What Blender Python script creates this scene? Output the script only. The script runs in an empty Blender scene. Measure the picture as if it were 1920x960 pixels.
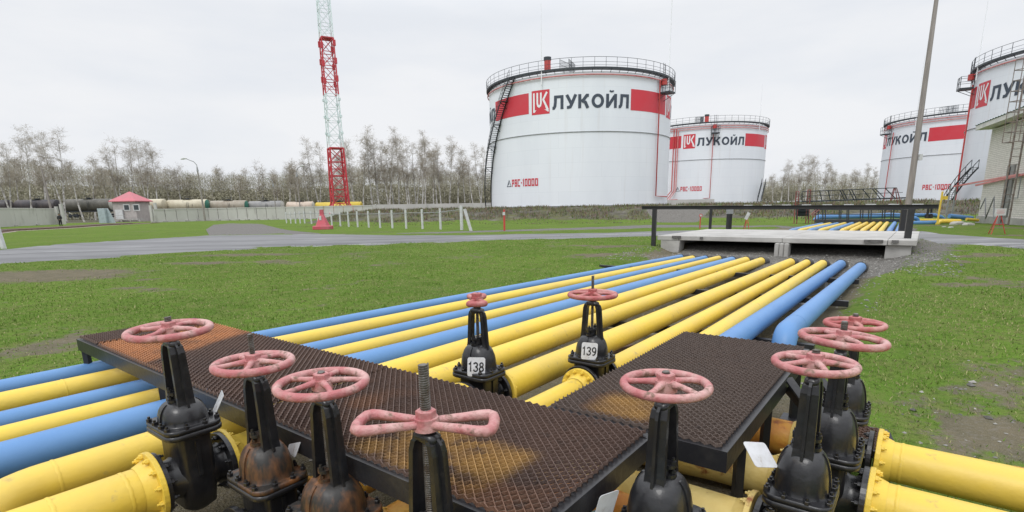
import bpy, math, random
import numpy as np
from mathutils import Vector, Matrix
from mathutils.geometry import tessellate_polygon
R = math.radians
SC = bpy.context.scene
# ------------------------------------------------------------------ camera
# world origin is at eye level; +Y looks into the picture, the ground lies about 1.6 m below
FPX, PPX, PPY = 1000.0, 960.0, 605.0
PITCH, ROLL = math.atan((605 - 388) / 1000.0), R(1.0)
FW = Vector((0, math.cos(PITCH), -math.sin(PITCH)))
U0 = Vector((0, math.sin(PITCH), math.cos(PITCH))); R0 = Vector((1, 0, 0))
RT = R0 * math.cos(ROLL) - U0 * math.sin(ROLL)
UP = U0 * math.cos(ROLL) + R0 * math.sin(ROLL)
cam = bpy.data.cameras.new('camera'); co = bpy.data.objects.new('camera', cam)
SC.collection.objects.link(co); SC.camera = co
cam.sensor_width = 36; cam.lens = FPX / 1920 * 36; cam.shift_y = (PPY - 480) / 1920
cam.clip_start = 0.05; cam.clip_end = 3000
m3 = Matrix((RT, UP, -FW)).transposed()
co.matrix_world = m3.to_4x4()
# ------------------------------------------------------------------ sky and sun (overcast)
W = bpy.data.worlds.new('World'); SC.world = W; W.use_nodes = True
nt = W.node_tree; nt.nodes.clear()
def wn(t, **k):
    n = nt.nodes.new(t)
    for a, b in k.items(): setattr(n, a, b)
    return n
SUN_EL, SUN_ROT = R(52), R(205)
sky = wn('ShaderNodeTexSky', sky_type='NISHITA'); sky.sun_disc = False
sky.sun_elevation = SUN_EL; sky.sun_rotation = SUN_ROT; sky.air_density = 1; sky.dust_density = 3
bg1 = wn('ShaderNodeBackground'); bg1.inputs[1].default_value = 0.06
nt.links.new(sky.outputs[0], bg1.inputs[0])
tc = wn('ShaderNodeTexCoord'); mp = wn('ShaderNodeMapping'); mp.inputs['Scale'].default_value = (1.1, 1.1, 4.2)
nt.links.new(tc.outputs['Generated'], mp.inputs[0])
nz = wn('ShaderNodeTexNoise'); nz.inputs['Scale'].default_value = 1.7; nz.inputs['Detail'].default_value = 6; nz.inputs['Roughness'].default_value = .55
nt.links.new(mp.outputs[0], nz.inputs[0])
rp = wn('ShaderNodeValToRGB')
rp.color_ramp.elements[0].position = .40; rp.color_ramp.elements[0].color = (.845, .875, .925, 1)
rp.color_ramp.elements[1].position = .60; rp.color_ramp.elements[1].color = (.93, .942, .968, 1)
nt.links.new(nz.outputs[0], rp.inputs[0])
sx = wn('ShaderNodeSeparateXYZ'); nt.links.new(tc.outputs['Generated'], sx.inputs[0])
mr = wn('ShaderNodeMapRange'); mr.inputs[1].default_value = .30; mr.inputs[2].default_value = .95
mr.inputs[3].default_value = 1.0; mr.inputs[4].default_value = 2.3
nt.links.new(sx.outputs[2], mr.inputs[0])
bg2 = wn('ShaderNodeBackground'); nt.links.new(rp.outputs[0], bg2.inputs[0]); nt.links.new(mr.outputs[0], bg2.inputs[1])
mx = wn('ShaderNodeMixShader'); mx.inputs[0].default_value = .93
nt.links.new(bg1.outputs[0], mx.inputs[1]); nt.links.new(bg2.outputs[0], mx.inputs[2])
wo = wn('ShaderNodeOutputWorld'); nt.links.new(mx.outputs[0], wo.inputs[0])
sl = bpy.data.lights.new('sun', 'SUN'); sl.energy = 1.1; sl.angle = R(22); sl.color = (1, .98, .95)
so = bpy.data.objects.new('sun', sl); SC.collection.objects.link(so)
# direction towards the sun: azimuth measured like the sky texture (from +Y, clockwise seen from above)
sd = Vector((math.sin(SUN_ROT) * math.cos(SUN_EL), math.cos(SUN_ROT) * math.cos(SUN_EL), math.sin(SUN_EL)))
so.rotation_euler = sd.to_track_quat('Z', 'Y').to_euler()
SC.view_settings.view_transform = 'Standard'; SC.view_settings.look = 'None'
SC.view_settings.exposure = 0.0; SC.view_settings.gamma = 1
SC.cycles.max_bounces = 5; SC.cycles.diffuse_bounces = 3; SC.cycles.glossy_bounces = 2
# ------------------------------------------------------------------ helpers
rnd = random.Random(7)
def ray(px, py): return FW + RT * ((px - PPX) / FPX) - UP * ((py - PPY) / FPX)
def at(px, py, z): d = ray(px, py); return d * (z / d.z)
def atY(px, py, Y): d = ray(px, py); return d * (Y / d.y)
AN = R(52.5)
E1 = Vector((math.cos(AN), math.sin(AN), 0)); E2 = Vector((math.sin(AN), -math.cos(AN), 0))   # along / across the pipe rack
def SCZ(s, c, z): return E1 * s + E2 * c + Vector((0, 0, z))
def toSC(x, y): return x * E1.x + y * E1.y, x * E2.x + y * E2.y
def lerp(a, b, t): return a + (b - a) * t
def sstep(a, b, x):
    t = min(1, max(0, (x - a) / (b - a))); return t * t * (3 - 2 * t)
def _h(i, j):
    n = (i * 374761393 + j * 668265263) & 0xffffffff
    n = ((n ^ (n >> 13)) * 1274126177) & 0xffffffff
    return ((n ^ (n >> 16)) & 0xffff) / 65535.0
def vn(x, y):
    i, j = math.floor(x), math.floor(y); fx, fy = x - i, y - j
    fx = fx * fx * (3 - 2 * fx); fy = fy * fy * (3 - 2 * fy)
    return lerp(lerp(_h(i, j), _h(i + 1, j), fx), lerp(_h(i, j + 1), _h(i + 1, j + 1), fx), fy)
def fbm(x, y, o=4):
    s, a, t = 0, .5, 0
    for k in range(o): s += a * vn(x * 2 ** k + 17.3 * k, y * 2 ** k - 9.1 * k); t += a; a *= .5
    return s / t
def mound_d(x, y):
    return y - (63 - .33 * max(0.0, x + 5) + 1.2 * math.sin(x * .21) + 1.5 * (fbm(x * .15, y * .15, 2) - .5))
def mound(x, y):
    d = mound_d(x, y)
    ex = -22 - 5 * sstep(0, 20, d)
    return sstep(-3.5, 10, d + 1.6 * (fbm(x * .35, y * .35, 3) - .5)) * sstep(ex - 5, ex + 5, x) * sstep(150, 120, x)
def chan(s, c):   # 0..1 inside the pipe trench
    w = .35
    k = .9 * sstep(14.8, 16.5, s); e = -.62 - .22 * sstep(4, 6, s) + .50 * sstep(13, 16, s) + .3 * sstep(3, 1.5, s); return sstep(-6.25 - w - k, -6.25 + w - k, c) * sstep(e + w, e - w, c) * sstep(-12, -10, s) * sstep(42, 36, s)
def ground(x, y):
    s, c = toSC(x, y); r = math.hypot(x, y)
    base = -1.56
    base += .13 * sstep(12, 19, s) * sstep(60, 34, s) * sstep(-28, -10, c)       # the crossing's bank
    base -= .22 * sstep(30, 62, r)
    base -= .28 * sstep(-1.2, .1, c) * sstep(9, 4, s)                            # low ground right of the valves
    k = chan(s, c)
    low = -1.70 + .05 * sstep(13, 15, s) + .40 * sstep(17.9, 20.3, s) * sstep(25.5, 23.9, s) + .12 * (fbm(x * .9, y * .9, 3) - .5) * sstep(14, 16, s)
    low -= .20 * sstep(-3.6, -2.4, c) * sstep(3.2, 1.8, s)
    g = lerp(base, min(base, low), k)
    g += .035 * (fbm(x * .7, y * .7, 3) - .5) * (1 - k) + .03 * (fbm(x * 2.1, y * 2.1, 3) - .5)
    mh = mound(x, y)
    if mh > 0: g = lerp(g, -.13 + .3 * (fbm(x * .25, y * .25, 3) - .5) * sstep(14, 2, mound_d(x, y)), mh) + .25 * (fbm(x * .5, y * .5, 3) - .5) * mh * (1 - mh) * 4
    return g
def atg(px, py):
    z = -1.6
    for _ in range(12):
        p = at(px, py, z)
        if p.y < 0: break
        z = lerp(z, ground(p.x, p.y), .7)
    return Vector((p.x, p.y, ground(p.x, p.y)))
class MB:
    def __init__(s): s.v = []; s.f = []; s.sm = []; s.col = None
    def add(s, vs, fs, smooth=False):
        o = len(s.v); s.v += [tuple(v) for v in vs]
        s.f += [tuple(o + i for i in f) for f in fs]; s.sm += [smooth] * len(fs)
    def box(s, c, d, rz=0, M=None, bev=0):
        x, y, z = d[0] / 2, d[1] / 2, d[2] / 2; cr, sr = math.cos(rz), math.sin(rz)
        if bev:
            pr = [(x - bev, y), (x, y - bev), (x, -y + bev), (x - bev, -y), (-x + bev, -y), (-x, -y + bev), (-x, y - bev), (-x + bev, y)]
            secs = []
            for zz, k in ((-z, bev), (-z + bev, 0), (z - bev, 0), (z, bev)):
                secs.append([(px * (1 - k / x), py * (1 - k / y), zz) for px, py in pr])
            vs = [p for q in secs for p in q]; fs = []
            for a in range(3):
                for i in range(8): j = (i + 1) % 8; fs.append((a * 8 + j, a * 8 + i, (a + 1) * 8 + i, (a + 1) * 8 + j))
            fs.append(tuple(range(8))); fs.append(tuple(range(31, 23, -1)))
        else:
            vs = [(a, b, e) for e in (-z, z) for a, b in ((-x, -y), (x, -y), (x, y), (-x, y))]
            fs = [(0, 3, 2, 1), (4, 5, 6, 7), (0, 1, 5, 4), (1, 2, 6, 5), (2, 3, 7, 6), (3, 0, 4, 7)]
        if M: vs = [M @ Vector(v) for v in vs]
        else: vs = [(c[0] + v[0] * cr - v[1] * sr, c[1] + v[0] * sr + v[1] * cr, c[2] + v[2]) for v in vs]
        s.add(vs, fs); return s
    def bar(s, a, b, w, h=None, up=None):
        """square section bar from a to b"""
        a, b = Vector(a), Vector(b); h = h or w; d = (b - a)
        if d.length < 1e-6: return s
        t = d.normalized(); u = Vector(up) if up else (Vector((0, 0, 1)) if abs(t.z) < .95 else Vector((1, 0, 0)))
        x = t.cross(u).normalized(); y = x.cross(t)
        vs = [p + x * i * w / 2 + y * j * h / 2 for p in (a, b) for i, j in ((-1, -1), (1, -1), (1, 1), (-1, 1))]
        s.add(vs, [(0, 3, 2, 1), (4, 5, 6, 7), (0, 1, 5, 4), (1, 2, 6, 5), (2, 3, 7, 6), (3, 0, 4, 7)]); return s
    def loft(s, rings, smooth=True, caps=(True, True), closed=True, loop=False):
        n = len(rings[0]); vs = [p for r in rings for p in r]; fs = []
        m = len(rings); rng = m if loop else m - 1
        for a in range(rng):
            b = (a + 1) % m
            for i in range(n if closed else n - 1):
                j = (i + 1) % n; fs.append((a * n + i, a * n + j, b * n + j, b * n + i))
        s.add(vs, fs, smooth)
        if not loop:
            if caps[0]: s.add(rings[0], [tuple(range(n - 1, -1, -1))])
            if caps[1]: s.add(rings[-1], [tuple(range(n))])
        return s
    def tube(s, pts, r, n=12, caps=(True, True), loop=False, smooth=True):
        pts = [Vector(p) for p in pts]; m = len(pts)
        rr = r if isinstance(r, (list, tuple)) else [r] * m
        rings = []; prev = None
        for i, p in enumerate(pts):
            if loop: t = pts[(i + 1) % m] - pts[i - 1]
            else: t = pts[min(i + 1, m - 1)] - pts[max(i - 1, 0)]
            t.normalize()
            if prev is None:
                u = Vector((0, 0, 1)) if abs(t.z) < .9 else Vector((1, 0, 0)); x = t.cross(u).normalized()
            else: x = (prev - t * prev.dot(t)).normalized()
            prev = x; y = t.cross(x)
            rings.append([p + (x * math.cos(k * 2 * math.pi / n) + y * math.sin(k * 2 * math.pi / n)) * rr[i] for k in range(n)])
        return s.loft(rings, smooth, caps, True, loop)
    def cyl(s, a, b, r, n=16, r2=None, smooth=True): return s.tube([a, b], [r, r if r2 is None else r2], n, smooth=smooth)
    def ring(s, c, R_, r, n=48, k=10, z=None):
        return s.tube([(c[0] + R_ * math.cos(i * 2 * math.pi / n), c[1] + R_ * math.sin(i * 2 * math.pi / n), c[2]) for i in range(n)], r, k, loop=True)
    def poly(s, loops, f, n=None):
        """flat polygon given by 2D loops, mapped by f(u,v)->3D"""
        flat = [p for l in loops for p in l]
        tri = tessellate_polygon([[Vector((p[0], p[1], 0)) for p in l] for l in loops])
        s.add([f(*p) for p in flat], [t for t in tri]); return s
    def build(s, name, mat, parent=None, loc=None):
        me = bpy.data.meshes.new(name); me.from_pydata(s.v, [], s.f)
        me.polygons.foreach_set('use_smooth', s.sm); me.materials.append(mat)
        if s.col is not None:
            ca = me.color_attributes.new('Col', 'FLOAT_COLOR', 'POINT'); ca.data.foreach_set('color', np.array(s.col, dtype=np.float32).ravel())
        me.update(); o = bpy.data.objects.new(name, me); SC.collection.objects.link(o)
        if parent: o.parent = parent
        if loc: o.location = loc
        return o
def tag(o, label=None, cat=None, group=None, kind=None):
    if label: o['label'] = label
    if cat: o['category'] = cat
    if group: o['group'] = group
    if kind: o['kind'] = kind
    return o
def empty(name, loc=(0, 0, 0), rz=0):
    o = bpy.data.objects.new(name, None); SC.collection.objects.link(o); o.location = loc; o.rotation_euler = (0, 0, rz); o.empty_display_size = .2; return o
KIDS = {}
def copy_tree(o, parent=None):
    c = o.copy(); SC.collection.objects.link(c); c.parent = parent
    for ch in [x for x in SC.objects if x.parent == o and x != c]: copy_tree(ch, c)
    return c
# ------------------------------------------------------------------ materials
def mat(name, col, rough=.6, col2=None, scale=3, lo=.45, hi=.65, bump=0, bscale=40, metal=0, detail=5, stretch=(1, 1, 1), col3=None, s3=12, lo3=.6, hi3=.7, attr=False, coord='Object', spec=.5, coat=0):
    m = bpy.data.materials.new(name); m.use_nodes = True; t = m.node_tree; b = t.nodes['Principled BSDF']
    def N(k, **a):
        n = t.nodes.new(k)
        for x, y in a.items(): setattr(n, x, y)
        return n
    L = t.links.new
    c4 = lambda c: (c[0], c[1], c[2], 1)
    b.inputs['Roughness'].default_value = rough; b.inputs['Metallic'].default_value = metal
    b.inputs['Specular IOR Level'].default_value = spec; b.inputs['Coat Weight'].default_value = coat
    tcn = N('ShaderNodeTexCoord'); mpn = N('ShaderNodeMapping'); mpn.inputs['Scale'].default_value = stretch
    L(tcn.outputs[coord], mpn.inputs[0])
    out = None
    if attr:
        a = N('ShaderNodeAttribute'); a.attribute_name = 'Col'; out = a.outputs['Color']
    else:
        rg = N('ShaderNodeRGB'); rg.outputs[0].default_value = c4(col); out = rg.outputs[0]
    def layer(out, c, sc, a, bb):
        n = N('ShaderNodeTexNoise'); n.inputs['Scale'].default_value = sc; n.inputs['Detail'].default_value = detail; n.inputs['Roughness'].default_value = .62
        L(mpn.outputs[0], n.inputs[0]); q = N('ShaderNodeMapRange'); q.inputs[1].default_value = a; q.inputs[2].default_value = bb
        L(n.outputs[0], q.inputs[0]); mm = N('ShaderNodeMix', data_type='RGBA'); L(q.outputs[0], mm.inputs[0]); L(out, mm.inputs[6]); mm.inputs[7].default_value = c4(c)
        return mm.outputs[2]
    if col2: out = layer(out, col2, scale, lo, hi)
    if col3: out = layer(out, col3, s3, lo3, hi3)
    L(out, b.inputs['Base Color'])
    if bump:
        n = N('ShaderNodeTexNoise'); n.inputs['Scale'].default_value = bscale; n.inputs['Detail'].default_value = 4; L(mpn.outputs[0], n.inputs[0])
        bp = N('ShaderNodeBump'); bp.inputs['Strength'].default_value = bump; bp.inputs['Distance'].default_value = .02; L(n.outputs[0], bp.inputs['Height']); L(bp.outputs[0], b.inputs['Normal'])
    return m
YEL = (.75, .53, .06)
M = dict(
 yellow=mat('yellow_pipe_paint', YEL, .45, (.64, .46, .09), 1.5, .4, .72, bump=.14, bscale=22, col3=(.36, .27, .12), s3=9, lo3=.63, hi3=.80),
 paleyellow=mat('faded_yellow_paint', (.72, .56, .20), .5, (.62, .42, .10), 2.5, .45, .7, bump=.2, bscale=30, col3=(.30, .10, .03), s3=7, lo3=.60, hi3=.70),
 rustyyellow=mat('rusty_yellow_paint', (.66, .40, .06), .5, (.50, .17, .03), 2.0, .42, .62, bump=.2, bscale=30, col3=(.25, .08, .03), s3=8, lo3=.58, hi3=.70),
 blue=mat('blue_pipe_paint', (.105, .245, .49), .45, (.09, .22, .46), 1.2, .4, .7, bump=.05, bscale=20, col3=(.10, .17, .24), s3=6, lo3=.69, hi3=.85),
 teal=mat('teal_pipe_paint', (.10, .20, .24), .5, (.16, .27, .27), 5, .4, .6, bump=.1),
 black=mat('black_bitumen_paint', (.012, .012, .014), .34, (.026, .026, .029), 9, .5, .75, bump=.22, bscale=14, col3=(.05, .043, .036), s3=24, lo3=.62, hi3=.85, coat=.15),
 blackrust=mat('black_paint_rust_stains', (.022, .020, .018), .45, (.24, .10, .035), 5, .44, .60, bump=.25, bscale=18, stretch=(1, 1, .35), col3=(.16, .12, .07), s3=16, lo3=.62, hi3=.8),
 frame=mat('black_frame_paint', (.018, .018, .021), .38, (.045, .042, .04), 6, .5, .8, bump=.12, bscale=30),
 wheel=mat('faded_red_paint', (.40, .125, .13), .55, (.53, .32, .30), 9, .40, .66, bump=.35, bscale=45, col3=(.17, .10, .07), s3=20, lo3=.57, hi3=.70),
 wheelred=mat('red_wheel_paint', (.36, .085, .085), .55, (.48, .24, .22), 10, .42, .68, bump=.3, bscale=45, col3=(.16, .07, .05), s3=26, lo3=.66, hi3=.75),
 steel=mat('threaded_steel', (.16, .15, .14), .42, (.09, .07, .055), 20, .45, .65, metal=.6, bump=.2),
 grating=mat('rusty_expanded_metal', (.1, .05, .03), .62, attr=True, col2=(.085, .055, .042), scale=3.2, lo=.56, hi=.85, bump=.4, bscale=80, col3=(.040, .030, .027), s3=13, lo3=.58, hi3=.8, spec=.5),
 plate=mat('white_plate_paint', (.62, .63, .65), .6, (.50, .50, .50), 14, .45, .70, bump=.12, bscale=30, col3=(.25, .15, .09), s3=24, lo3=.62, hi3=.72),
 ink=mat('black_lettering', (.02, .02, .02), .5),
 tankwhite=mat('tank_white_paint', (.80, .81, .83), .55, (.72, .735, .76), .16, .42, .7, bump=.04, bscale=2, stretch=(1, 1, .25), col3=(.64, .64, .63), s3=.5, lo3=.62, hi3=.85),
 tankred=mat('tank_red_band', (.60, .035, .055), .55, (.56, .06, .08), .3, .4, .7),
 tankgrey=mat('tank_grey_lettering', (.045, .06, .085), .55),
 redpipe=mat('red_pipe_paint', (.50, .05, .045), .5, (.42, .07, .06), 2),
 dullred=mat('dull_red_steel', (.26, .07, .065), .6, (.12, .05, .05), 3),
 pinkpipe=mat('pale_red_pipe_paint', (.62, .25, .24), .5, (.52, .12, .12), .8),
 blackrail=mat('dark_steel_rail', (.035, .042, .05), .5),
 greyrail=mat('grey_steel', (.28, .29, .30), .5, (.2, .2, .2), 3),
 concrete=mat('weathered_concrete', (.42, .41, .39), .85, (.30, .29, .27), 1.6, .4, .7, bump=.4, bscale=14, col3=(.17, .16, .15), s3=5, lo3=.62, hi3=.78),
 wallconcrete=mat('wall_concrete', (.52, .51, .49), .85, (.43, .42, .40), .25, .35, .7, bump=.2, bscale=5, col3=(.24, .23, .21), s3=.6, lo3=.58, hi3=.8, stretch=(1, 1, .4)),
 deck=mat('bridge_concrete', (.43, .42, .40), .85, (.32, .31, .295), 1.1, .4, .7, bump=.4, bscale=16, col3=(.23, .22, .20), s3=4, lo3=.62, hi3=.8),
 deckblack=mat('black_barrier_paint', (.018, .018, .020), .55, (.04, .04, .042), 3, .5, .8),
 wood=mat('old_timber', (.17, .11, .08), .8, (.09, .06, .045), 6, .4, .7, bump=.4, stretch=(1, 1, 1)),
 polewood=mat('grey_pole', (.30, .27, .25), .8, (.20, .18, .17), 3, .4, .7, bump=.2, stretch=(3, 3, .3)),
 whitepost=mat('white_post', (.58, .59, .60), .7, (.46, .46, .45), 4, .4, .7),
 towerred=mat('tower_red', (.50, .03, .045), .5, (.40, .05, .06), .5, .4, .7),
 towerwhite=mat('tower_white', (.62, .72, .72), .5, (.52, .62, .62), .5, .4, .7),
 conered=mat('cone_red', (.50, .07, .10), .6, (.42, .12, .14), 2, .4, .7),
 roofpink=mat('pink_red_roof', (.50, .14, .17), .6, (.42, .15, .17), .6),
 booth=mat('booth_brick', (.42, .385, .37), .85, (.33, .30, .29), 1.5, .4, .7, bump=.3, bscale=8),
 sleeve=mat('dark_sleeve', (.05, .05, .052), .7, (.09, .085, .08), 8, .4, .7, bump=.4),
 glass=mat('window_glass', (.035, .045, .05), .1),
 cabinet=mat('blue_grey_cabinet', (.36, .42, .46), .5, (.30, .35, .38), 2),
 bark=mat('birch_bark', (.60, .585, .56), .85, (.25, .23, .21), 1.2, .42, .62, col3=(.12, .11, .10), s3=4, lo3=.60, hi3=.68),
 twig=mat('birch_twigs', (.30, .262, .215), .85, (.38, .34, .285), .3, .4, .7),
 bud=mat('young_leaves', (.30, .295, .16), .8, (.36, .33, .22), .25, .4, .65),
 fartwig=mat('far_undergrowth', (.235, .225, .15), .85, (.27, .25, .185), .2, .4, .65),
 skin=mat('skin', (.45, .28, .2), .6), cloth=mat('dark_jacket', (.02, .021, .023), .9),
 ballast=mat('railway_ballast', (.26, .22, .18), .9, (.15, .13, .11), 8, bump=.5),
 rust=mat('rusted_rail', (.11, .075, .06), .6, (.16, .09, .06), 5),
 roofteal=mat('grey_green_metal_roof', (.34, .42, .43), .45, (.28, .36, .37), .6),
 fascia=mat('white_fascia', (.66, .65, .62), .6, (.55, .54, .52), 1.5),
 door=mat('grey_door', (.24, .24, .235), .7, (.17, .17, .165), 1.4),
 gravel=mat('gravel', (.155, .145, .135), .95, (.095, .09, .083), 5, .35, .65, bump=.9, bscale=35, detail=10, col3=(.24, .23, .215), s3=25, lo3=.58, hi3=.74),
)
def wagonmat(n, c, c2): return mat(n, c, .5, c2, .5, .4, .65, col3=(.08, .07, .06), s3=.9, lo3=.6, hi3=.75, stretch=(1, 1, .5))
def ncol(t, k, **a):
    n = t.nodes.new(k)
    for x, y in a.items(): setattr(n, x, y)
    return n
def ground_mat():
    m = bpy.data.materials.new('field_ground'); m.use_nodes = True; t = m.node_tree; b = t.nodes['Principled BSDF']; L = t.links.new
    b.inputs['Roughness'].default_value = 1; b.inputs['Specular IOR Level'].default_value = .03
    at_ = ncol(t, 'ShaderNodeAttribute'); at_.attribute_name = 'Col'; sp = ncol(t, 'ShaderNodeSeparateColor'); L(at_.outputs['Color'], sp.inputs[0])
    tcn = ncol(t, 'ShaderNodeTexCoord')
    def noise(sc, d=6, r=.6):
        n = ncol(t, 'ShaderNodeTexNoise'); n.inputs['Scale'].default_value = sc; n.inputs['Detail'].default_value = d; n.inputs['Roughness'].default_value = r; L(tcn.outputs['Object'], n.inputs[0]); return n.outputs[0]
    def rng(o, a, bb):
        q = ncol(t, 'ShaderNodeMapRange'); q.inputs[1].default_value = a; q.inputs[2].default_value = bb; L(o, q.inputs[0]); return q.outputs[0]
    def mix(f, a, c):
        mm = ncol(t, 'ShaderNodeMix', data_type='RGBA'); L(f, mm.inputs[0])
        for k, v in ((6, a), (7, c)):
            if isinstance(v, tuple): mm.inputs[k].default_value = v + (1,)
            else: L(v, mm.inputs[k])
        return mm.outputs[2]
    def math_(op, a, c):
        q = ncol(t, 'ShaderNodeMath', operation=op)
        for k, v in ((0, a), (1, c)):
            if isinstance(v, (int, float)): q.inputs[k].default_value = v
            else: L(v, q.inputs[k])
        return q.outputs[0]
    grass = mix(rng(noise(.35, 8), .38, .62), (.128, .212, .036), (.098, .170, .030))
    grass = mix(rng(noise(3.2, 8, .7), .42, .66), grass, (.160, .185, .060))
    grass = mix(rng(noise(14, 6, .7), .50, .70), grass, (.055, .095, .020))
    soil = mix(rng(noise(2.6, 8, .65), .38, .62), (.185, .160, .110), (.135, .125, .085))
    soil = mix(rng(noise(22, 5, .7), .50, .66), soil, (.20, .18, .145))
    grav = mix(rng(noise(9, 9, .7), .38, .62), (.20, .19, .175), (.095, .090, .082))
    grav = mix(rng(noise(38, 3, .6), .52, .66), grav, (.30, .29, .27))
    dry = mix(rng(noise(1.1, 9, .7), .36, .62), (.165, .155, .130), (.085, .080, .068))
    dry = mix(rng(noise(.35, 8, .75), .47, .60), dry, (.125, .13, .06)); dry = mix(rng(noise(.9, 8, .75), .54, .66), dry, (.20, .19, .165))
    # ragged border between grass and soil
    e = math_('ADD', sp.outputs[0], math_('MULTIPLY', math_('SUBTRACT', noise(4, 10, .8), .5), 1.9))
    out = mix(rng(e, .40, .60), soil, grass)
    out = mix(rng(math_('ADD', sp.outputs[1], math_('MULTIPLY', math_('SUBTRACT', noise(3, 8, .7), .5), .6)), .4, .6), out, grav)
    out = mix(rng(math_('ADD', sp.outputs[2], math_('MULTIPLY', math_('SUBTRACT', noise(.9, 8, .7), .5), .6)), .35, .65), out, dry)
    L(out, b.inputs['Base Color'])
    bp = ncol(t, 'ShaderNodeBump'); bp.inputs['Strength'].default_value = .7; bp.inputs['Distance'].default_value = .05
    L(math_('ADD', noise(18, 6, .7), noise(60, 2)), bp.inputs['Height']); L(bp.outputs[0], b.inputs['Normal'])
    return m
def road_mat():
    m = mat('worn_road', (.175, .176, .182), .8, (.105, .106, .110), .55, .42, .60, bump=.4, bscale=12, detail=9, col3=(.30, .30, .305), s3=1.1, lo3=.54, hi3=.68, stretch=(.16, 1.2, 1))
    return m
def tank_mat():
    m = mat('tank_shell_paint', (.79, .82, .865), .5, (.72, .75, .80), .16, .42, .7, stretch=(1, 1, .25), col3=(.62, .61, .58), s3=.45, lo3=.64, hi3=.9); t = m.node_tree; L = t.links.new; b = t.nodes['Principled BSDF']
    old = b.inputs['Base Color'].links[0].from_socket; tcn = ncol(t, 'ShaderNodeTexCoord'); sp = ncol(t, 'ShaderNodeSeparateXYZ'); L(tcn.outputs['Object'], sp.inputs[0])
    an = ncol(t, 'ShaderNodeMath', operation='ARCTAN2'); L(sp.outputs[1], an.inputs[0]); L(sp.outputs[0], an.inputs[1]); ml = ncol(t, 'ShaderNodeMath', operation='MULTIPLY'); L(an.outputs[0], ml.inputs[0]); ml.inputs[1].default_value = 14.25
    cb = ncol(t, 'ShaderNodeCombineXYZ'); L(ml.outputs[0], cb.inputs[0]); L(sp.outputs[2], cb.inputs[1])
    br = ncol(t, 'ShaderNodeTexBrick'); L(cb.outputs[0], br.inputs[0]); br.inputs['Scale'].default_value = 1; br.inputs['Brick Width'].default_value = 5.97; br.inputs['Row Height'].default_value = 1.95; br.inputs['Mortar Size'].default_value = .018; br.inputs['Mortar Smooth'].default_value = .6
    br.inputs['Color1'].default_value = (1, 1, 1, 1); br.inputs['Color2'].default_value = (.975, .98, .985, 1); br.inputs['Mortar'].default_value = (.86, .87, .88, 1)
    mm = ncol(t, 'ShaderNodeMix', data_type='RGBA', blend_type='MULTIPLY'); mm.inputs[0].default_value = 1; L(old, mm.inputs[6]); L(br.outputs[0], mm.inputs[7])
    # narrow vertical dirt and rust runs
    mp_ = ncol(t, 'ShaderNodeMapping'); mp_.inputs['Scale'].default_value = (1.3, .05, 1); L(cb.outputs[0], mp_.inputs[0]); nz_ = ncol(t, 'ShaderNodeTexNoise'); nz_.inputs['Scale'].default_value = 1.0; nz_.inputs['Detail'].default_value = 6; L(mp_.outputs[0], nz_.inputs[0])
    rr = ncol(t, 'ShaderNodeMapRange'); rr.inputs[1].default_value = .60; rr.inputs[2].default_value = .80; rr.inputs[4].default_value = .30; L(nz_.outputs[0], rr.inputs[0]); m2 = ncol(t, 'ShaderNodeMix', data_type='RGBA'); L(rr.outputs[0], m2.inputs[0]); L(mm.outputs[2], m2.inputs[6]); m2.inputs[7].default_value = (.50, .44, .38, 1); L(m2.outputs[2], b.inputs['Base Color'])
    return m
M['tankshell'] = tank_mat(); M['ground'] = ground_mat(); M['road'] = road_mat()
def brick_mat(name, c1, c2, mortar, bw=.25, bh=.088):
    m = bpy.data.materials.new(name); m.use_nodes = True; t = m.node_tree; b = t.nodes['Principled BSDF']; L = t.links.new
    tcn = ncol(t, 'ShaderNodeTexCoord'); sp = ncol(t, 'ShaderNodeSeparateXYZ'); L(tcn.outputs['Object'], sp.inputs[0])
    ad = ncol(t, 'ShaderNodeMath', operation='ADD'); L(sp.outputs[0], ad.inputs[0]); L(sp.outputs[1], ad.inputs[1])
    cb = ncol(t, 'ShaderNodeCombineXYZ'); L(ad.outputs[0], cb.inputs[0]); L(sp.outputs[2], cb.inputs[1])
    br = ncol(t, 'ShaderNodeTexBrick'); L(cb.outputs[0], br.inputs[0]); br.inputs['Scale'].default_value = 1
    br.inputs['Brick Width'].default_value = bw; br.inputs['Row Height'].default_value = bh; br.inputs['Mortar Size'].default_value = .009
    br.inputs['Color1'].default_value = c1 + (1,); br.inputs['Color2'].default_value = c2 + (1,); br.inputs['Mortar'].default_value = mortar + (1,)
    br.inputs['Bias'].default_value = -.2
    L(br.outputs[0], b.inputs['Base Color']); b.inputs['Roughness'].default_value = .85
    bp = ncol(t, 'ShaderNodeBump'); bp.inputs['Strength'].default_value = .5; bp.inputs['Distance'].default_value = .01; bp.invert = True
    L(br.outputs[1], bp.inputs['Height']); L(bp.outputs[0], b.inputs['Normal']); return m
M['brick'] = brick_mat('cream_silicate_brick', (.72, .69, .65), (.62, .59, .55), (.32, .30, .28), .26, .125)
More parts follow.
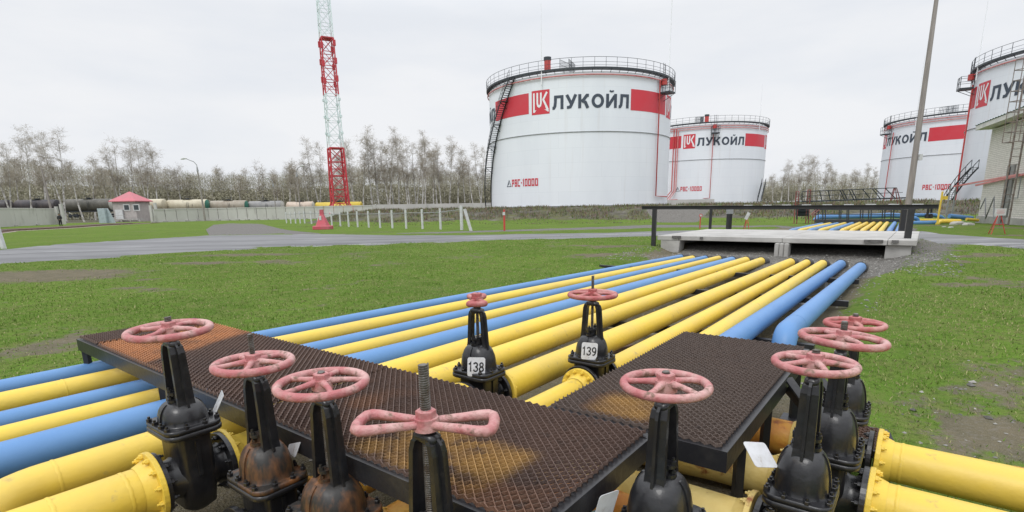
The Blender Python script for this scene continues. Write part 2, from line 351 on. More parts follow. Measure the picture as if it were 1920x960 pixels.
# ------------------------------------------------------------------ terrain
def axis(a, b, near_a, near_b, st, g=1.06):
    v = [x for x in np.arange(near_a, near_b, st)]; x, d = near_b, st
    while x < b: v.append(x); d *= g; x += d
    v.append(b); x, d = near_a, st; pre = []
    while x > a: d *= g; x -= d; pre.append(max(x, a))
    return np.array(sorted(set(pre + v)))
PATCH = []   # bare patches: centre x, y, radius x, radius y
def add_patch(px, py, rx, ry): p = atg(px, py); PATCH.append((p.x, p.y, rx, ry))
for q in ((100, 520, 2.6, .9), (60, 512, 2.5, .7), (380, 493, 2.2, .35), (480, 478, 2.5, .5), (240, 540, .8, .16), (500, 545, .28, .10), (810, 540, .35, .12), (1120, 478, 1.3, .6),
          (1150, 462, 1.4, .5), (1010, 505, .35, .15), (690, 600, .3, .15), (60, 660, .6, .25), (130, 640, .35, .2), (1860, 830, .55, .22), (1720, 750, .3, .1), (1830, 730, .25, .12), (1790, 535, .6, .2), (1900, 690, .3, .12), (1850, 790, .4, .14)):
    add_patch(*q)
def cover(x, y):
    """grass 0..1, gravel 0..1, dry bank 0..1"""
    s, c = toSC(x, y); g = 1.0
    k = chan(s, c); g -= 1.0 * k
    for px, py, rx, ry in PATCH:
        d = ((x - px) / rx) ** 2 + ((y - py) / (ry * 1.5)) ** 2
        if d > 5: continue
        d += 1.6 * (fbm(x * 2.3, y * 2.3, 3) - .45) * (1 if x > 2 else .5)
        if d < 4: g -= (.55 if px > 2 and py < 9 else .80) * math.exp(-max(0, d))
    f = fbm(x * .55, y * .55, 4); g -= .8 * sstep(.60, .72, f) * (.55 if c < 0 else .85)
    if c > -.6 and s < 12: g -= (.24 + .40 * sstep(.46, .66, fbm(x * 1.3 + 9, y * 1.3, 3))) * sstep(12, 4, s)
    gr = k * sstep(13.2, 14.6, s) * sstep(-7.0, -6.5, c) * sstep(-7.0, -6.2, c + 1.2 * sstep(17, 18.5, s) * 0)
    gr = max(gr, .62 * sstep(13.5, 16, s) * sstep(30, 24, s) * sstep(-.5, -.2, c) * sstep(1.3, .3, c + .10 * (19 - s) + .8 * (fbm(x * .8, y * .8, 3) - .5)))      # gravel by the right end of the slab
    # gravel spur off the road and the ramp up the embankment
    d = mound_d(x, y); u = mound(x, y)
    rx0 = at(1268, 405, -1.6); az = x / max(y, 1); a1 = (1262 - 960) / 1000 ; w = .036 + .02 * sstep(-3, 6, d)
    ramp = sstep(w + .012, w - .006, abs(az - a1 - .006)) * sstep(-6, -1, d) * sstep(9, 5, d)
    gr = max(gr, ramp)
    dry = sstep(.05, .32, u + .35 * (fbm(x * .22, y * .3, 3) - .5)) * (1 - ramp)
    dry *= 1 - .7 * sstep(.60, .68, fbm(x * .12 + 3, y * .12, 2)) * sstep(.35, .15, u)
    if x < -25 and y > 112: dry = max(dry, sstep(112, 118, y - (x + 100) * .2))
    return max(0, min(1, g)), max(0, min(1, gr)), max(0, min(1, dry))
xs = axis(-420, 420, -9, 20, .28); ys = axis(-30, 900, -1, 26, .26, 1.03)
tb = MB(); nx, ny = len(xs), len(ys)
tb.v = [(float(x), float(y), ground(x, y)) for y in ys for x in xs]
tb.f = [(j * nx + i, j * nx + i + 1, (j + 1) * nx + i + 1, (j + 1) * nx + i) for j in range(ny - 1) for i in range(nx - 1)]
tb.sm = [True] * len(tb.f); tb.col = [cover(v[0], v[1]) + (1,) for v in tb.v]
tag(tb.build('ground', M['ground']), kind='structure')
def strip(name, near, far, matr, dz=.02, nseg=90, nw=10, kind='structure', label=None):
    """surface between two image-traced ground outlines, laid on the terrain"""
    def res(pl, n):
        pts = [atg(*p) for p in pl]; L = [0]
        for a, b in zip(pts, pts[1:]): L.append(L[-1] + (b - a).length)
        o = []
        for i in range(n + 1):
            t = L[-1] * i / n; k = max(j for j in range(len(L)) if L[j] <= t + 1e-9); k = min(k, len(pts) - 2)
            o.append(pts[k].lerp(pts[k + 1], (t - L[k]) / max(1e-6, L[k + 1] - L[k])))
        return o
    A, B = res(near, nseg), res(far, nseg); mb = MB(); vs = []
    for i in range(nseg + 1):
        for j in range(nw + 1):
            p = A[i].lerp(B[i], j / nw)
            if j in (0, nw):
                q = (.5 + .012 * p.length) * (fbm(p.x * .9, p.y * .9, 4) - .5); p = p + (B[i] - A[i]).normalized() * q
            vs.append((p.x, p.y, ground(p.x, p.y) + (dz if 0 < j < nw else -.01)))
    fs = [(i * (nw + 1) + j, (i + 1) * (nw + 1) + j, (i + 1) * (nw + 1) + j + 1, i * (nw + 1) + j + 1) for i in range(nseg) for j in range(nw)]
    mb.add(vs, fs, True); o = mb.build(name, matr); tag(o, kind=kind); return o
strip('road', [(-420, 545), (0, 496), (150, 489), (300, 478), (440, 470), (560, 463), (700, 461), (900, 452), (1100, 446.5), (1250, 442), (1330, 440)],
      [(-420, 480), (0, 468), (100, 458), (200, 452), (390, 441), (600, 438.5), (690, 440), (800, 441), (900, 440.5), (1000, 438.5), (1150, 436.5), (1250, 433), (1330, 431)], M['road'])
strip('gravel_area', [(392, 441), (440, 441), (500, 440), (560, 439.5), (605, 439)], [(386, 430), (400, 421), (430, 418.5), (490, 419.5), (545, 433)], M['gravel'], dz=.03, nseg=30)
strip('track', [(740, 438), (850, 437.5), (950, 434), (1100, 431), (1240, 427), (1400, 426.5), (1500, 427)], [(780, 436.5), (870, 434), (960, 431), (1080, 427.5), (1220, 422), (1400, 424), (1500, 425)], M['gravel'], dz=.025, nseg=60, nw=6)
strip('road', [(1700, 452), (1760, 457), (1840, 461), (1920, 467), (2300, 500)], [(1690, 434), (1760, 438), (1840, 444), (1920, 449), (2300, 470)], M['road'], dz=.03, nseg=30)
# ------------------------------------------------------------------ walkway platforms of expanded metal
def rustcol(kind):
    def f(s, c):
        n = fbm(s * 3, c * 3, 3); dark = (.070, .043, .035); mid = (.108, .062, .045); org = (.34, .145, .06); och = (.33, .185, .055)
        v = Vector(dark).lerp(Vector(mid), n)
        if kind == 'A':
            k = sstep(-5.60, -5.56, c) * sstep(-4.62, -4.74, c + .30 * (s - 1.8) + .1 * (vn(c * 5, s * 5) - .5)) * sstep(1.36, 1.40, s)
            k = max(k, 0)
            v = v.lerp(Vector((.46, .19, .075)), k * (.70 + .3 * vn(c * 6, s * 6)))
            k2 = sstep(-2.15, -1.95, c) * sstep(-1.22, -1.32, c) * sstep(1.36, 1.42, s) * sstep(1.86, 1.72, s + .1 * (vn(c * 5, s * 5) - .5))
            v = v.lerp(Vector(och), k2 * sstep(.25, .5, fbm(c * 7, s * 7, 3)) * (.65 + .5 * vn(c * 9, s * 9)))
            k3 = .35 * sstep(.60, .72, fbm(s * 1.6 + 3, c * 1.6, 3)); v = v.lerp(Vector(org) * .7, k3)
        else:
            k2 = sstep(-1.45, -1.3, c) * sstep(-.98, -1.1, c) * sstep(2.42, 2.5, s) * sstep(2.85, 2.68, s)
            v = v.lerp(Vector(och), k2 * .9 * (.6 + .5 * vn(c * 9, s * 9)))
            v = v.lerp(Vector((.085, .066, .056)), .7) if k2 < .05 else v
        return (v.x, v.y, v.z, 1)
    return f
def grating(mb, s0, s1, c0, c1, z, cf, lw=.050, sw=.0225):
    """expanded metal: rows of strands zigzagging across, knuckles touching the next row; geometry in rack coordinates"""
    rows = int(round((s1 - s0) / sw)); n = int((c1 - c0) / (lw / 2)); sw = (s1 - s0) / rows; st = (c1 - c0) / n; mb.col = mb.col or []
    for i in range(rows + 1):
        for part in (0,):
            ring = []
            for j in range(n + 1):
                up = (j + i) % 2; amp = sw * .5 - .0015
                s = s0 + i * sw + (amp if up else -amp) * (1 if 0 < i < rows else (.4)); c = c0 + j * st
                zz = z + (.0045 if up else -.0045) + .004 * (vn(c * 2, s * 2) - .5)
                cc = cf(s, c)
                t = .0026; h = .0085
                for ds, dz in ((-t - .0015, -h), (t - .0015, -h), (t + .002, h), (-t + .002, h)):
                    q = SCZ(s + ds, c, zz + dz); ring.append(q); mb.col.append(cc)
            fs = []
            for j in range(n):
                for k in range(4):
                    a = j * 4 + k; b = j * 4 + (k + 1) % 4; fs.append((a, b, b + 4, a + 4))
            mb.add(ring, fs)
def platform(name, s0, s1, c0, c1, z, label, kind, legs, splits=()):
    o = empty(name, SCZ((s0 + s1) / 2, (c0 + c1) / 2, ground(*SCZ((s0 + s1) / 2, (c0 + c1) / 2, 0)[:2])))
    tag(o, label, 'platform'); off = o.location
    def B(mb, n, mt): 
        ob = mb.build(n, mt, o); ob.location = -off; return ob
    cuts = [c0] + list(splits) + [c1]
    for a, b in zip(cuts, cuts[1:]):
        g = MB(); grating(g, s0 + .03, s1 - .028, a + .012, b - (.034 if b == c1 else .012), z + (.006 if kind == 'A' and a == c0 else 0), rustcol(kind)); B(g, 'grating', M['grating'])
    fr = MB(); h = .105; t = .012
    # channel frame: web, flanges
    for (p, q, nrm) in ((SCZ(s0, c0, 0), SCZ(s0, c1, 0), E1), (SCZ(s1, c0, 0), SCZ(s1, c1, 0), -E1), (SCZ(s0, c0, 0), SCZ(s1, c0, 0), E2), (SCZ(s0, c1, 0), SCZ(s1, c1, 0), -E2)):
        zc = Vector((0, 0, z - .012 - h / 2)); d = (q - p).normalized()
        e = .004 if abs(d.dot(E1)) > .5 else 0
        p2, q2 = p + d * e * 3, q - d * e * 3
        fr.bar(p2 + zc + nrm * t / 2, q2 + zc + nrm * t / 2, t, h)
        for k in (1, -1): fr.bar(p2 + nrm * (t + .022) + zc + Vector((0, 0, k * (h / 2 - .006 - e))), q2 + nrm * (t + .022) + zc + Vector((0, 0, k * (h / 2 - .006 - e))), .043, .011)
    n = max(1, int((c1 - c0) / .9))
    for k in range(1, n + 1 if n > 1 else 1):
        c = lerp(c0, c1, k / (n + 1)); fr.bar(SCZ(s0 + .015, c, z - .05), SCZ(s1 - .015, c, z - .05), .045, .06)
    if kind == 'B':
        for k in (1, 2): s = lerp(s0, s1, k / 3); fr.bar(SCZ(s, c0 + .015, z - .05), SCZ(s, c1 - .015, z - .05), .045, .06)
    B(fr, 'frame', M['frame'])
    for s, c in legs:
        l = MB(); p = SCZ(s, c, z - .012 - h); g = ground(p.x, p.y); l.bar(p, (p.x, p.y, g - .03), .045); l.box((p.x, p.y, g + .0), (.16, .16, .012), rz=AN); B(l, 'leg', M['frame'])
    return o
PZ = -1.1
platform('grated_walkway', 1.34, 2.37, -6.05, -.945, PZ, 'long rusty expanded-metal walkway with a black frame crossing above the pipes', 'A',
         [(1.38, -6.0), (2.33, -6.0), (1.38, -4.25), (2.33, -3.78), (1.5, -1.02), (2.3, -1.66)], splits=(-5.56, -2.9))
pb = platform('grated_landing', 2.385, 4.56, -1.59, -.60, PZ - .004, 'dark rusty expanded-metal landing beside the valves at right angles to the long walkway', 'B',
         [(2.80, -.64), (4.5, -.66), (4.5, -1.30), (3.5, -.66)])
# triangular step brackets at the end of the landing
br = MB(); off = pb.location
for s in (4.35, 3.75):
    p = SCZ(s, -.60, PZ - .03); br.bar(p, SCZ(s - .12, -.36, PZ - .27), .07, .012); br.bar(SCZ(s, -.6, PZ - .1), SCZ(s - .12, -.36, PZ - .29), .012, .06)
br.bar(SCZ(4.35, -.36, PZ - .28), SCZ(3.5, -.36, PZ - .28), .05)
b_ = br.build('bracket', M['frame'], pb); b_.location = -off
# small grated step right of the valves
st = empty('grated_step', SCZ(4.2, -.2, ground(*SCZ(4.2, -.2, 0)[:2]))); tag(st, 'small grated step with a steel angle frame on the grass behind the right-hand valves', 'step')
g = MB(); grating(g, 4.02, 4.40, -.42, -.06, -1.60, rustcol('A'), .05, .025); x_ = g.build('grating', M['grating'], st); x_.location = -st.location
g = MB()
for a, b in (((4.00, -.44), (4.00, -.04)), ((4.42, -.44), (4.42, -.04)), ((4.015, -.05), (4.405, -.05)), ((4.015, -.43), (4.405, -.43))): g.bar(SCZ(*a, -1.625), SCZ(*b, -1.625), .03, .05)
for a in ((4.03, -.07), (4.38, -.07), (4.03, -.41), (4.38, -.41)): g.bar(SCZ(*a, -1.65), SCZ(*a, -1.90), .035)
g.bar(SCZ(4.41, -.05, -1.62), SCZ(4.23, .10, -1.84), .03, .05)
x_ = g.build('frame', M['frame'], st); x_.location = -st.location
# ------------------------------------------------------------------ pipes
def arc_pts(p, q, r_, R_, n=7):
    """p -> corner q -> r_ with bend radius R_"""
    p, q, r_ = Vector(p), Vector(q), Vector(r_); a = (p - q).normalized(); b = (r_ - q).normalized(); an = a.angle(b); d = R_ / math.tan(an / 2)
    d = min(d, (p - q).length * .98, (r_ - q).length * .98); Rr = d * math.tan(an / 2); cen = q + (a + b).normalized() * (Rr / math.sin(an / 2))
    P0, P1 = q + a * d, q + b * d; u0, u1 = P0 - cen, P1 - cen; w = u0.angle(u1); o = []
    for i in range(n + 1):
        t = i / n; o.append(cen + (u0 * math.sin((1 - t) * w) + u1 * math.sin(t * w)) / math.sin(w))
    return o
def route(pts, R_):
    pts = [Vector(p) for p in pts]; o = [pts[0]]
    for i in range(1, len(pts) - 1):
        if (pts[i] - pts[i - 1]).angle(pts[i + 1] - pts[i]) < .06: o.append(pts[i])
        else: o += arc_pts(pts[i - 1], pts[i], pts[i + 1], R_)
    return o + [pts[-1]]
HEXB = None
def hexbolt(name, r=.014, h=.022):
    b = MB(); rg = lambda z, k=1: [(r * k * math.cos(a * math.pi / 3), r * k * math.sin(a * math.pi / 3), z) for a in range(6)]
    b.loft([rg(0), rg(h * .6), rg(h * .66, .9)], False); rr = lambda z: [(r * .5 * math.cos(a * math.pi / 4), r * .5 * math.sin(a * math.pi / 4), z) for a in range(8)]
    b.loft([rr(h * .6), rr(h * 1.15)], True); return b
def add_bolts(parent, mt, places, r=.014, h=.022, name='bolt'):
    """places: list of (location, direction) in the parent's space"""
    me = None
    for p, d in places:
        if me is None: o = hexbolt(name, r, h).build(name, mt, parent); me = o.data
        else: o = bpy.data.objects.new(name, me); SC.collection.objects.link(o); o.parent = parent
        o.location = p; o.rotation_euler = Vector(d).to_track_quat('Z', 'Y').to_euler()
def pipe(name, label, pts, r, mt, group=None, welds=(), flanges=(), bend=.33, n=28, sleeve=None):
    """flanges: (position, unit direction the face looks, material, bolts?)"""
    P = route(pts, bend); o = empty(name, P[0] - Vector((0, 0, r))); tag(o, label, 'pipe', group); off = o.location.copy()
    # extra rings on long straights so the surface stays clean
    pb_ = MB(); pb_.tube([p - off for p in P], r, n)
    for w in welds:
        i, t = w; a, b = Vector(pts[i]), Vector(pts[i + 1]); p = a.lerp(b, t) - off; d = (b - a).normalized()
        x = d.cross(Vector((0, 0, 1))).normalized(); y = d.cross(x); rings = []
        for dd, rr in ((-.009, .0005), (-.005, .002), (0, .0028), (.005, .002), (.009, .0005)):
            rings.append([p + d * (dd + .002 * math.sin(k * 2.1)) + (x * math.cos(k * 2 * math.pi / 40) + y * math.sin(k * 2 * math.pi / 40)) * (r + rr + .0009 * math.sin(k * 3.7)) for k in range(40)])
        pb_.loft(rings, True, (False, False))
    pb_.build('pipe_run', mt, o)
    for pos, d, fm in flanges:
        p = Vector(pos) - off; d = Vector(d).normalized(); x = d.cross(Vector((0, 0, 1))).normalized(); y = d.cross(x); f = MB()
        def rg(dd, rr): return [p + d * dd + (x * math.cos(k * 2 * math.pi / 36) + y * math.sin(k * 2 * math.pi / 36)) * rr for k in range(36)]
        f.loft([rg(-.085, r + .003), rg(-.045, r + .018), rg(-.027, r + .026)], True, (False, False))
        f.loft([rg(-.027, r + .060), rg(-.025, r + .063), rg(-.003, r + .063), rg(0, r + .060)], False)
        fo = f.build('flange', fm, o); pl = []
        for k in range(12):
            a = (k + .5) * math.pi / 6; pl.append((p + (x * math.cos(a) + y * math.sin(a)) * (r + .042) - d * .027, -d))
        add_bolts(fo, fm, pl, .014, .024)
    return o
def line_far(c_near, px, py, r, drop=.2):
    """far end of a pipe of the rack: where the photo shows its top edge meet the gravel"""
    z = -1.5 + r - drop; p = at(px, py, z + r * .93); return Vector((p.x, p.y, z))
RACK = [  # colour, radius, across at left, far top pixel, welds, label
 ('blue', .080, -6.00, (1277.5, 477), 'blue pipe farthest left in the rack, next to the grass'),
 ('yellow', .092, -5.46, (1299, 478.8), 'yellow pipe between the two farthest-left blue pipes'),
 ('blue', .080, -5.00, (1323, 478.8), 'second blue pipe from the left edge of the rack'),
 ('yellow', .085, -4.60, (1348, 479), 'thin yellow pipe between the second and third blue pipes'),
 ('blue', .112, -4.09, (1373, 480.8), 'third and thickest of the left blue pipes'),
 ('yellow', .110, -3.55, (1399, 480.8), 'yellow pipe right beside the thick blue pipe, ending in an elbow at the left'),
 ('yellow', .110, -3.06, (1427.5, 481.9), 'yellow pipe that runs through the large black valve at the left'),
 ('yellow', .115, -2.47, (1482.7, 483.3), 'thick yellow pipe running to the bridge from the plated valve with the bow-tie handle'),
 ('yellow', .100, -2.03, (1513, 485), 'yellow pipe running to the bridge from the plated valve with the round wheel'),
 ('yellow', .110, -1.65, (1543, 485), 'yellow pipe next to the right-hand blue pair, passing under the landing'),
 ('blue', .115, -1.43, (1577.5, 484.6), 'blue pipe of the right-hand pair nearer the yellow ones'),
 ('blue', .120, -1.05, (1615, 487.7), 'blue pipe farthest right in the rack, bending down by the red handwheels'),
]
near = {0: (760, 570), 1: (760, 584), 2: (760, 603.8), 3: (760, 619.7), 4: (760, 639.4), 5: (760, 667.5), 6: (779, 700), 7: (1160, 610.8), 8: (1223, 630), 9: (1330, 613), 10: (1400, 596), 11: (1495, 580)}
def tangent(px, py, px2, py2, r, z):
    a, b = ray(px, py), ray(px2, py2); n_ = a.cross(b).normalized()
    if n_.z < 0: n_ = -n_
    A = np.array([n_[:], (a.y, -a.x, 0), (0, 0, 1)]); return Vector(np.linalg.solve(A, [-r, 0, z]))
for i, (colr, r, cl, fp, label) in enumerate(RACK):
    zc = -1.5 + r
    N_ = tangent(*near[i], *fp, r, zc); F_ = line_far(0, *fp, r, .17)
    F_ = tangent(*fp, *near[i], r, zc - .17)
    mt = M[colr]; nm = colr + '_pipe'; grp = colr + ' pipes of the rack'
    ds = (N_ - F_).normalized()
    beyond = F_ - ds * .0
    kw = {}
    if i < 5:
        L0 = SCZ(-2.2, cl, zc); pts = [L0, SCZ(1.6, cl, zc), N_, F_]; kw = dict(welds=[(0, .86)] if i == 1 else [])
    elif i == 5:
        pts = [SCZ(-.02, cl + .50, zc - .05), SCZ(.38, cl, zc), SCZ(1.6, cl, zc), N_, F_]; kw = dict(welds=[(1, .17), (3, .5)], bend=.36)
    elif i == 6:
        pts = [SCZ(1.235, -3.06, zc), SCZ(1.7, -3.07, zc), N_, F_]
        kw = dict(flanges=[(SCZ(1.235, -3.06, zc), -E1, M['yellow'])])
    elif i == 7:
        v = SCZ(2.757, -2.47, zc); N2 = N_; d = (F_ - N2).normalized(); st_ = N2 + d * ((v - N2).dot(d) + .19)
        pts = [st_, F_]; kw = dict(flanges=[(st_, -d, M['yellow'])], welds=[(0, .3)])
        V138 = st_ - d * .19
    elif i == 8:
        v = SCZ(3.64, -2.03, zc); d = (F_ - N_).normalized(); st_ = N_ + d * ((v - N_).dot(d) + .19); pts = [st_, F_]; kw = dict(flanges=[(st_, -d, M['yellow'])]); V139 = st_ - d * .19; D139 = d
    elif i == 9: pts = [SCZ(2.6, -1.62, zc), N_, F_]
    elif i == 10: d = (F_ - N_).normalized(); pts = [N_ - d * 1.6, F_]
    else:
        d = (F_ - N_).normalized(); q = N_ - d * .62; pts = [q - d * .16 + Vector((0, 0, -.55)), q, F_]; kw = dict(bend=.2, welds=[(1, .06)])
    o = pipe(nm, label, pts, r, mt, grp, **kw)
    # dark sleeve where the pipe enters the gravel
    ds = (pts[-1] - pts[-2]).normalized(); a = F_ - ds * .03 - o.location; sb = MB(); sb.cyl(a, F_ + ds * .55 + Vector((0, 0, -.05)) - o.location, r + .018, 24)
    sb.build('sleeve', M['sleeve'], o)
# near-side pipe stubs that belong to the left valve group
ZP = -1.39
o = pipe('yellow_pipe', 'big flanged yellow pipe running into the large black valve at the lower left', [SCZ(-1.6, -3.05, ZP), SCZ(.885, -3.05, ZP)], .118, M['yellow'], 'near yellow pipes at the left',
         welds=[(0, .70), (0, .83), (0, .945)], flanges=[(SCZ(.885, -3.05, ZP), E1, M['yellow'])])
def stub(label, s_, c_, z_, r, mt, ln, d, flm=None, group=None, name='yellow_pipe'):
    p = SCZ(s_, c_, z_); q = p - d * ln; return pipe(name, label, [q, p], r, mt, group, flanges=[(p, d, flm or mt)])
stub('yellow pipe with a flange left of the valve with the tall threaded rod', .97, -2.47, -1.56, .09, M['yellow'], 2.0, E1)
stub('rusty yellow pipe leaving the rust-stained valve under the walkway', 1.41, -2.47, -1.56, .09, M['rustyyellow'], 1.2, -E1)
stub('yellow pipe with a flange left of the third valve at the bottom', 1.05, -2.03, -1.6, .09, M['yellow'], 2.0, E1)
stub('rusty orange-yellow pipe leaving the third valve under the walkway', 1.48, -2.03, -1.6, .09, M['rustyyellow'], 1.2, -E1)
stub('yellow pipe left of the bow-tie valve at the bottom edge', .98, -1.3, -1.58, .09, M['yellow'], 2.0, E1)
stub('yellow pipe leaving the bow-tie valve under the walkway', 1.41, -1.3, -1.58, .09, M['rustyyellow'], 1.0, -E1)
pipe('teal_pipe', 'weathered teal pipe just right of the end of the long walkway', [SCZ(-1.2, -.80, -1.50), SCZ(2.12, -1.06, -1.50), SCZ(2.22, -1.06, -1.95)], .10, M['teal'], bend=.18)
# valve 139 has a flanged yellow pipe towards the viewer
d = D139; st_ = V139 - d * .19
pipe('yellow_pipe', 'yellow flanged pipe between valve 139 and the two walkways', [SCZ(1.9, -2.03, V139.z), st_], .085, M['yellow'], None, flanges=[(st_, d, M['yellow'])])
st_ = V138 - d * .19
pipe('yellow_pipe', 'short yellow pipe going under the walkway from valve 138', [SCZ(1.7, -2.50, V138.z), st_], .10, M['yellow'], None, flanges=[(st_, d, M['yellow'])])
# right-hand group: rows across the rack direction
ZR = -1.55; redm = mat('red_marker', (.72, .20, .12), .6)
for s_, c_, r, la, lb in ((2.55, -.31, .118, 'yellow pipe stub leaving the nearest right-hand valve at the bottom edge', 'nearest pale yellow pipe below the landing corner, flanged to the nearest right-hand valve'),
                     (3.15, -.27, .120, 'nearer thick yellow pipe with a red mark going out to the right', 'middle pale yellow pipe behind the white plate beside the landing'),
                     (3.76, -.27, .120, 'farther thick yellow pipe with a red mark going out to the right', 'rust-streaked pale yellow pipe running to the farthest right-hand valve')):
    p = SCZ(s_, c_ + .19, ZR); o = pipe('yellow_pipe', la, [p, p + E2 * 3.2], r, M['yellow'], 'thick yellow pipes going out to the right', flanges=[(p, -E2, M['yellow'])], welds=[(0, .04)])
    if s_ > 3:
        mk = MB(); q0 = E2 * (.78 if s_ < 3.5 else .62)
        for k, (x0, x1, h0, h1) in enumerate(((0, .22, .010, .026), (.26, .30, .03, .005))):
            rings = []
            for x, h in ((x0, h0), (x1, h1)):
                for t in (.25 - h * 4, .25 + h * 4): rings.append(p + q0 + E2 * x - o.location + (E1 * math.sin(t) + Vector((0, 0, 1)) * math.cos(t)) * (r + .002))
            mk.add(rings, [(0, 1, 3, 2)])
        mk.build('red_mark', redm, o)
    p = SCZ(s_, c_ - .19, ZR); pipe('pale_yellow_pipe', lb, [p - E2 * 1.3 + Vector((0, 0, -.06)), p - E2 * .40, p], r - .002, M['paleyellow'] if s_ < 3.5 else M['rustyyellow'], None, flanges=[(p, E2, M['paleyellow'])])
pipe('orange_pipe', 'rust-orange pipe end below the front corner of the landing', [SCZ(2.45, -1.7, -1.62), SCZ(2.45, -.86, -1.62)], .10, M['rustyyellow'])
p = SCZ(1.95, -.74 + .18, ZR); pipe('pale_yellow_pipe', 'short pale flanged pipe right of the valve between walkway and landing', [p, SCZ(1.95, -.05, -1.56), SCZ(1.45, .30, -1.58)], .10, M['paleyellow'], None, flanges=[(p, -E2, M['paleyellow'])], bend=.2)
# cross supports under the rack
for k, (s, c0, c1) in enumerate(((3.1, -6.2, -1.2), (6.4, -6.2, -.8), (9.6, -6.4, -.8), (12.4, -6.6, -.9))):
    p, q = SCZ(s, c0, 0), SCZ(s, c1, 0); m_ = (p + q) / 2; g = ground(m_.x, m_.y); o = empty('pipe_support', (m_.x, m_.y, g))
    tag(o, ['steel pipe support nearest the walkways under the rack', 'second pipe support under the rack seen from the walkways', 'third pipe support under the rack, halfway to the slab bridge', 'pipe support nearest the slab bridge'][k], 'pipe support', 'pipe supports under the rack')
    b = MB(); b.bar(Vector((p.x, p.y, -1.555)) - o.location, Vector((q.x, q.y, -1.555)) - o.location, .08, .09); b.build('beam', M['frame'], o)
    for c in (c0 + .2, (c0 + c1) / 2, c1 - .7): w = SCZ(s, c, 0) - o.location; w.z = 0; b = MB(); b.box((w.x, w.y, .03), (.35, .3, .16), rz=AN); b.build('footing', M['concrete'], o)
for k, (s, c, a, ln) in enumerate(((4.9, -2.25, .5, .8), (5.6, -2.75, -.3, .5), (7.6, -2.55, .2, .7), (5.5, -1.80, .9, .6), (8.8, -2.1, .3, .5))):
    p = SCZ(s, c, 0); g = ground(p.x, p.y); b = MB(); b.box((0, 0, .03), (ln, .14, .06), bev=.008); o = b.build('timber_offcut', M['wood']); o.location = (p.x, p.y, g + .005); o.rotation_euler = (0, .03, AN + a)
    tag(o, ['timber offcut between the yellow pipes, nearest valve 139', 'short timber offcut just left of the pipe of valve 138', 'third timber offcut up the rack between the yellow pipes', 'reddish timber offcut right of the pipe of valve 139', 'farthest timber offcut under the rack towards the slab bridge'][k], 'timber', 'timber offcuts between the pipes')
# ------------------------------------------------------------------ lettering made of strokes
def arc(cx, cy, rx, ry, a0, a1, n=10): return [(cx + rx * math.cos(R(a0 + (a1 - a0) * i / n)), cy + ry * math.sin(R(a0 + (a1 - a0) * i / n))) for i in range(n + 1)]
GL = {  # glyphs on a unit cap height: (advance, [polylines]), half stroke kept inside
 'Л': (.80, [[(-.02, .10), (.08, .10), (.155, .22), (.19, .5), (.20, .9), (.66, .9), (.66, 0)]]),
 'У': (.78, [[(.09, 1), (.40, .36)], [(.71, 1), (.42, .30), (.33, .12), (.22, .10), (.10, .10)]]),
 'К': (.80, [[(.10, 0), (.10, 1)], [(.20, .50), (.34, .56), (.58, .90), (.72, .90)], [(.30, .50), (.48, .42), (.66, 0)]]),
 'О': (.92, [arc(.44, .5, .33, .40, 90, 450, 28)]),
 'Й': (.84, [[(.10, 0), (.10, 1)], [(.68, 0), (.68, 1)], [(.16, .14), (.62, .86)], arc(.39, 1.28, .14, .12, 200, 340, 8)]),
 'Р': (.62, [[(.08, 0), (.08, .92), (.48, .92), (.48, .46), (.08, .46)]]),
 'В': (.62, [[(.08, .5), (.08, .92), (.46, .92), (.46, .53), (.50, .49), (.50, .08), (.08, .08), (.08, .5)], [(.1, .5), (.46, .5)]]),
 'С': (.60, [[(.50, .80), (.50, .92), (.08, .92), (.08, .08), (.50, .08), (.50, .20)]]),
 '-': (.40, [[(.08, .5), (.30, .5)]]),
 '1': (.30, [[(.0, .78), (.14, .92), (.14, 0)]]),
 '0': (.60, [[(.08, .5), (.08, .92), (.50, .92), (.50, .08), (.08, .08), (.08, .5)]]),
}
DG = {  # rounded digits for the number plates
 '1': (.52, [[(.06, .78), (.18, .84), (.27, .97), (.27, 0)]]),
 '3': (.62, [arc(.27, .73, .19, .21, 165, -80, 12) + arc(.27, .27, .21, .23, 80, -165, 14)]),
 '8': (.62, [arc(.28, .73, .17, .20, 0, 360, 20), arc(.28, .27, .20, .22, 0, 360, 20)]),
 '9': (.62, [arc(.28, .68, .20, .26, 0, 360, 20), [(.48, .68), (.47, .40), (.38, .14), (.24, .06), (.12, .10)]]),
}
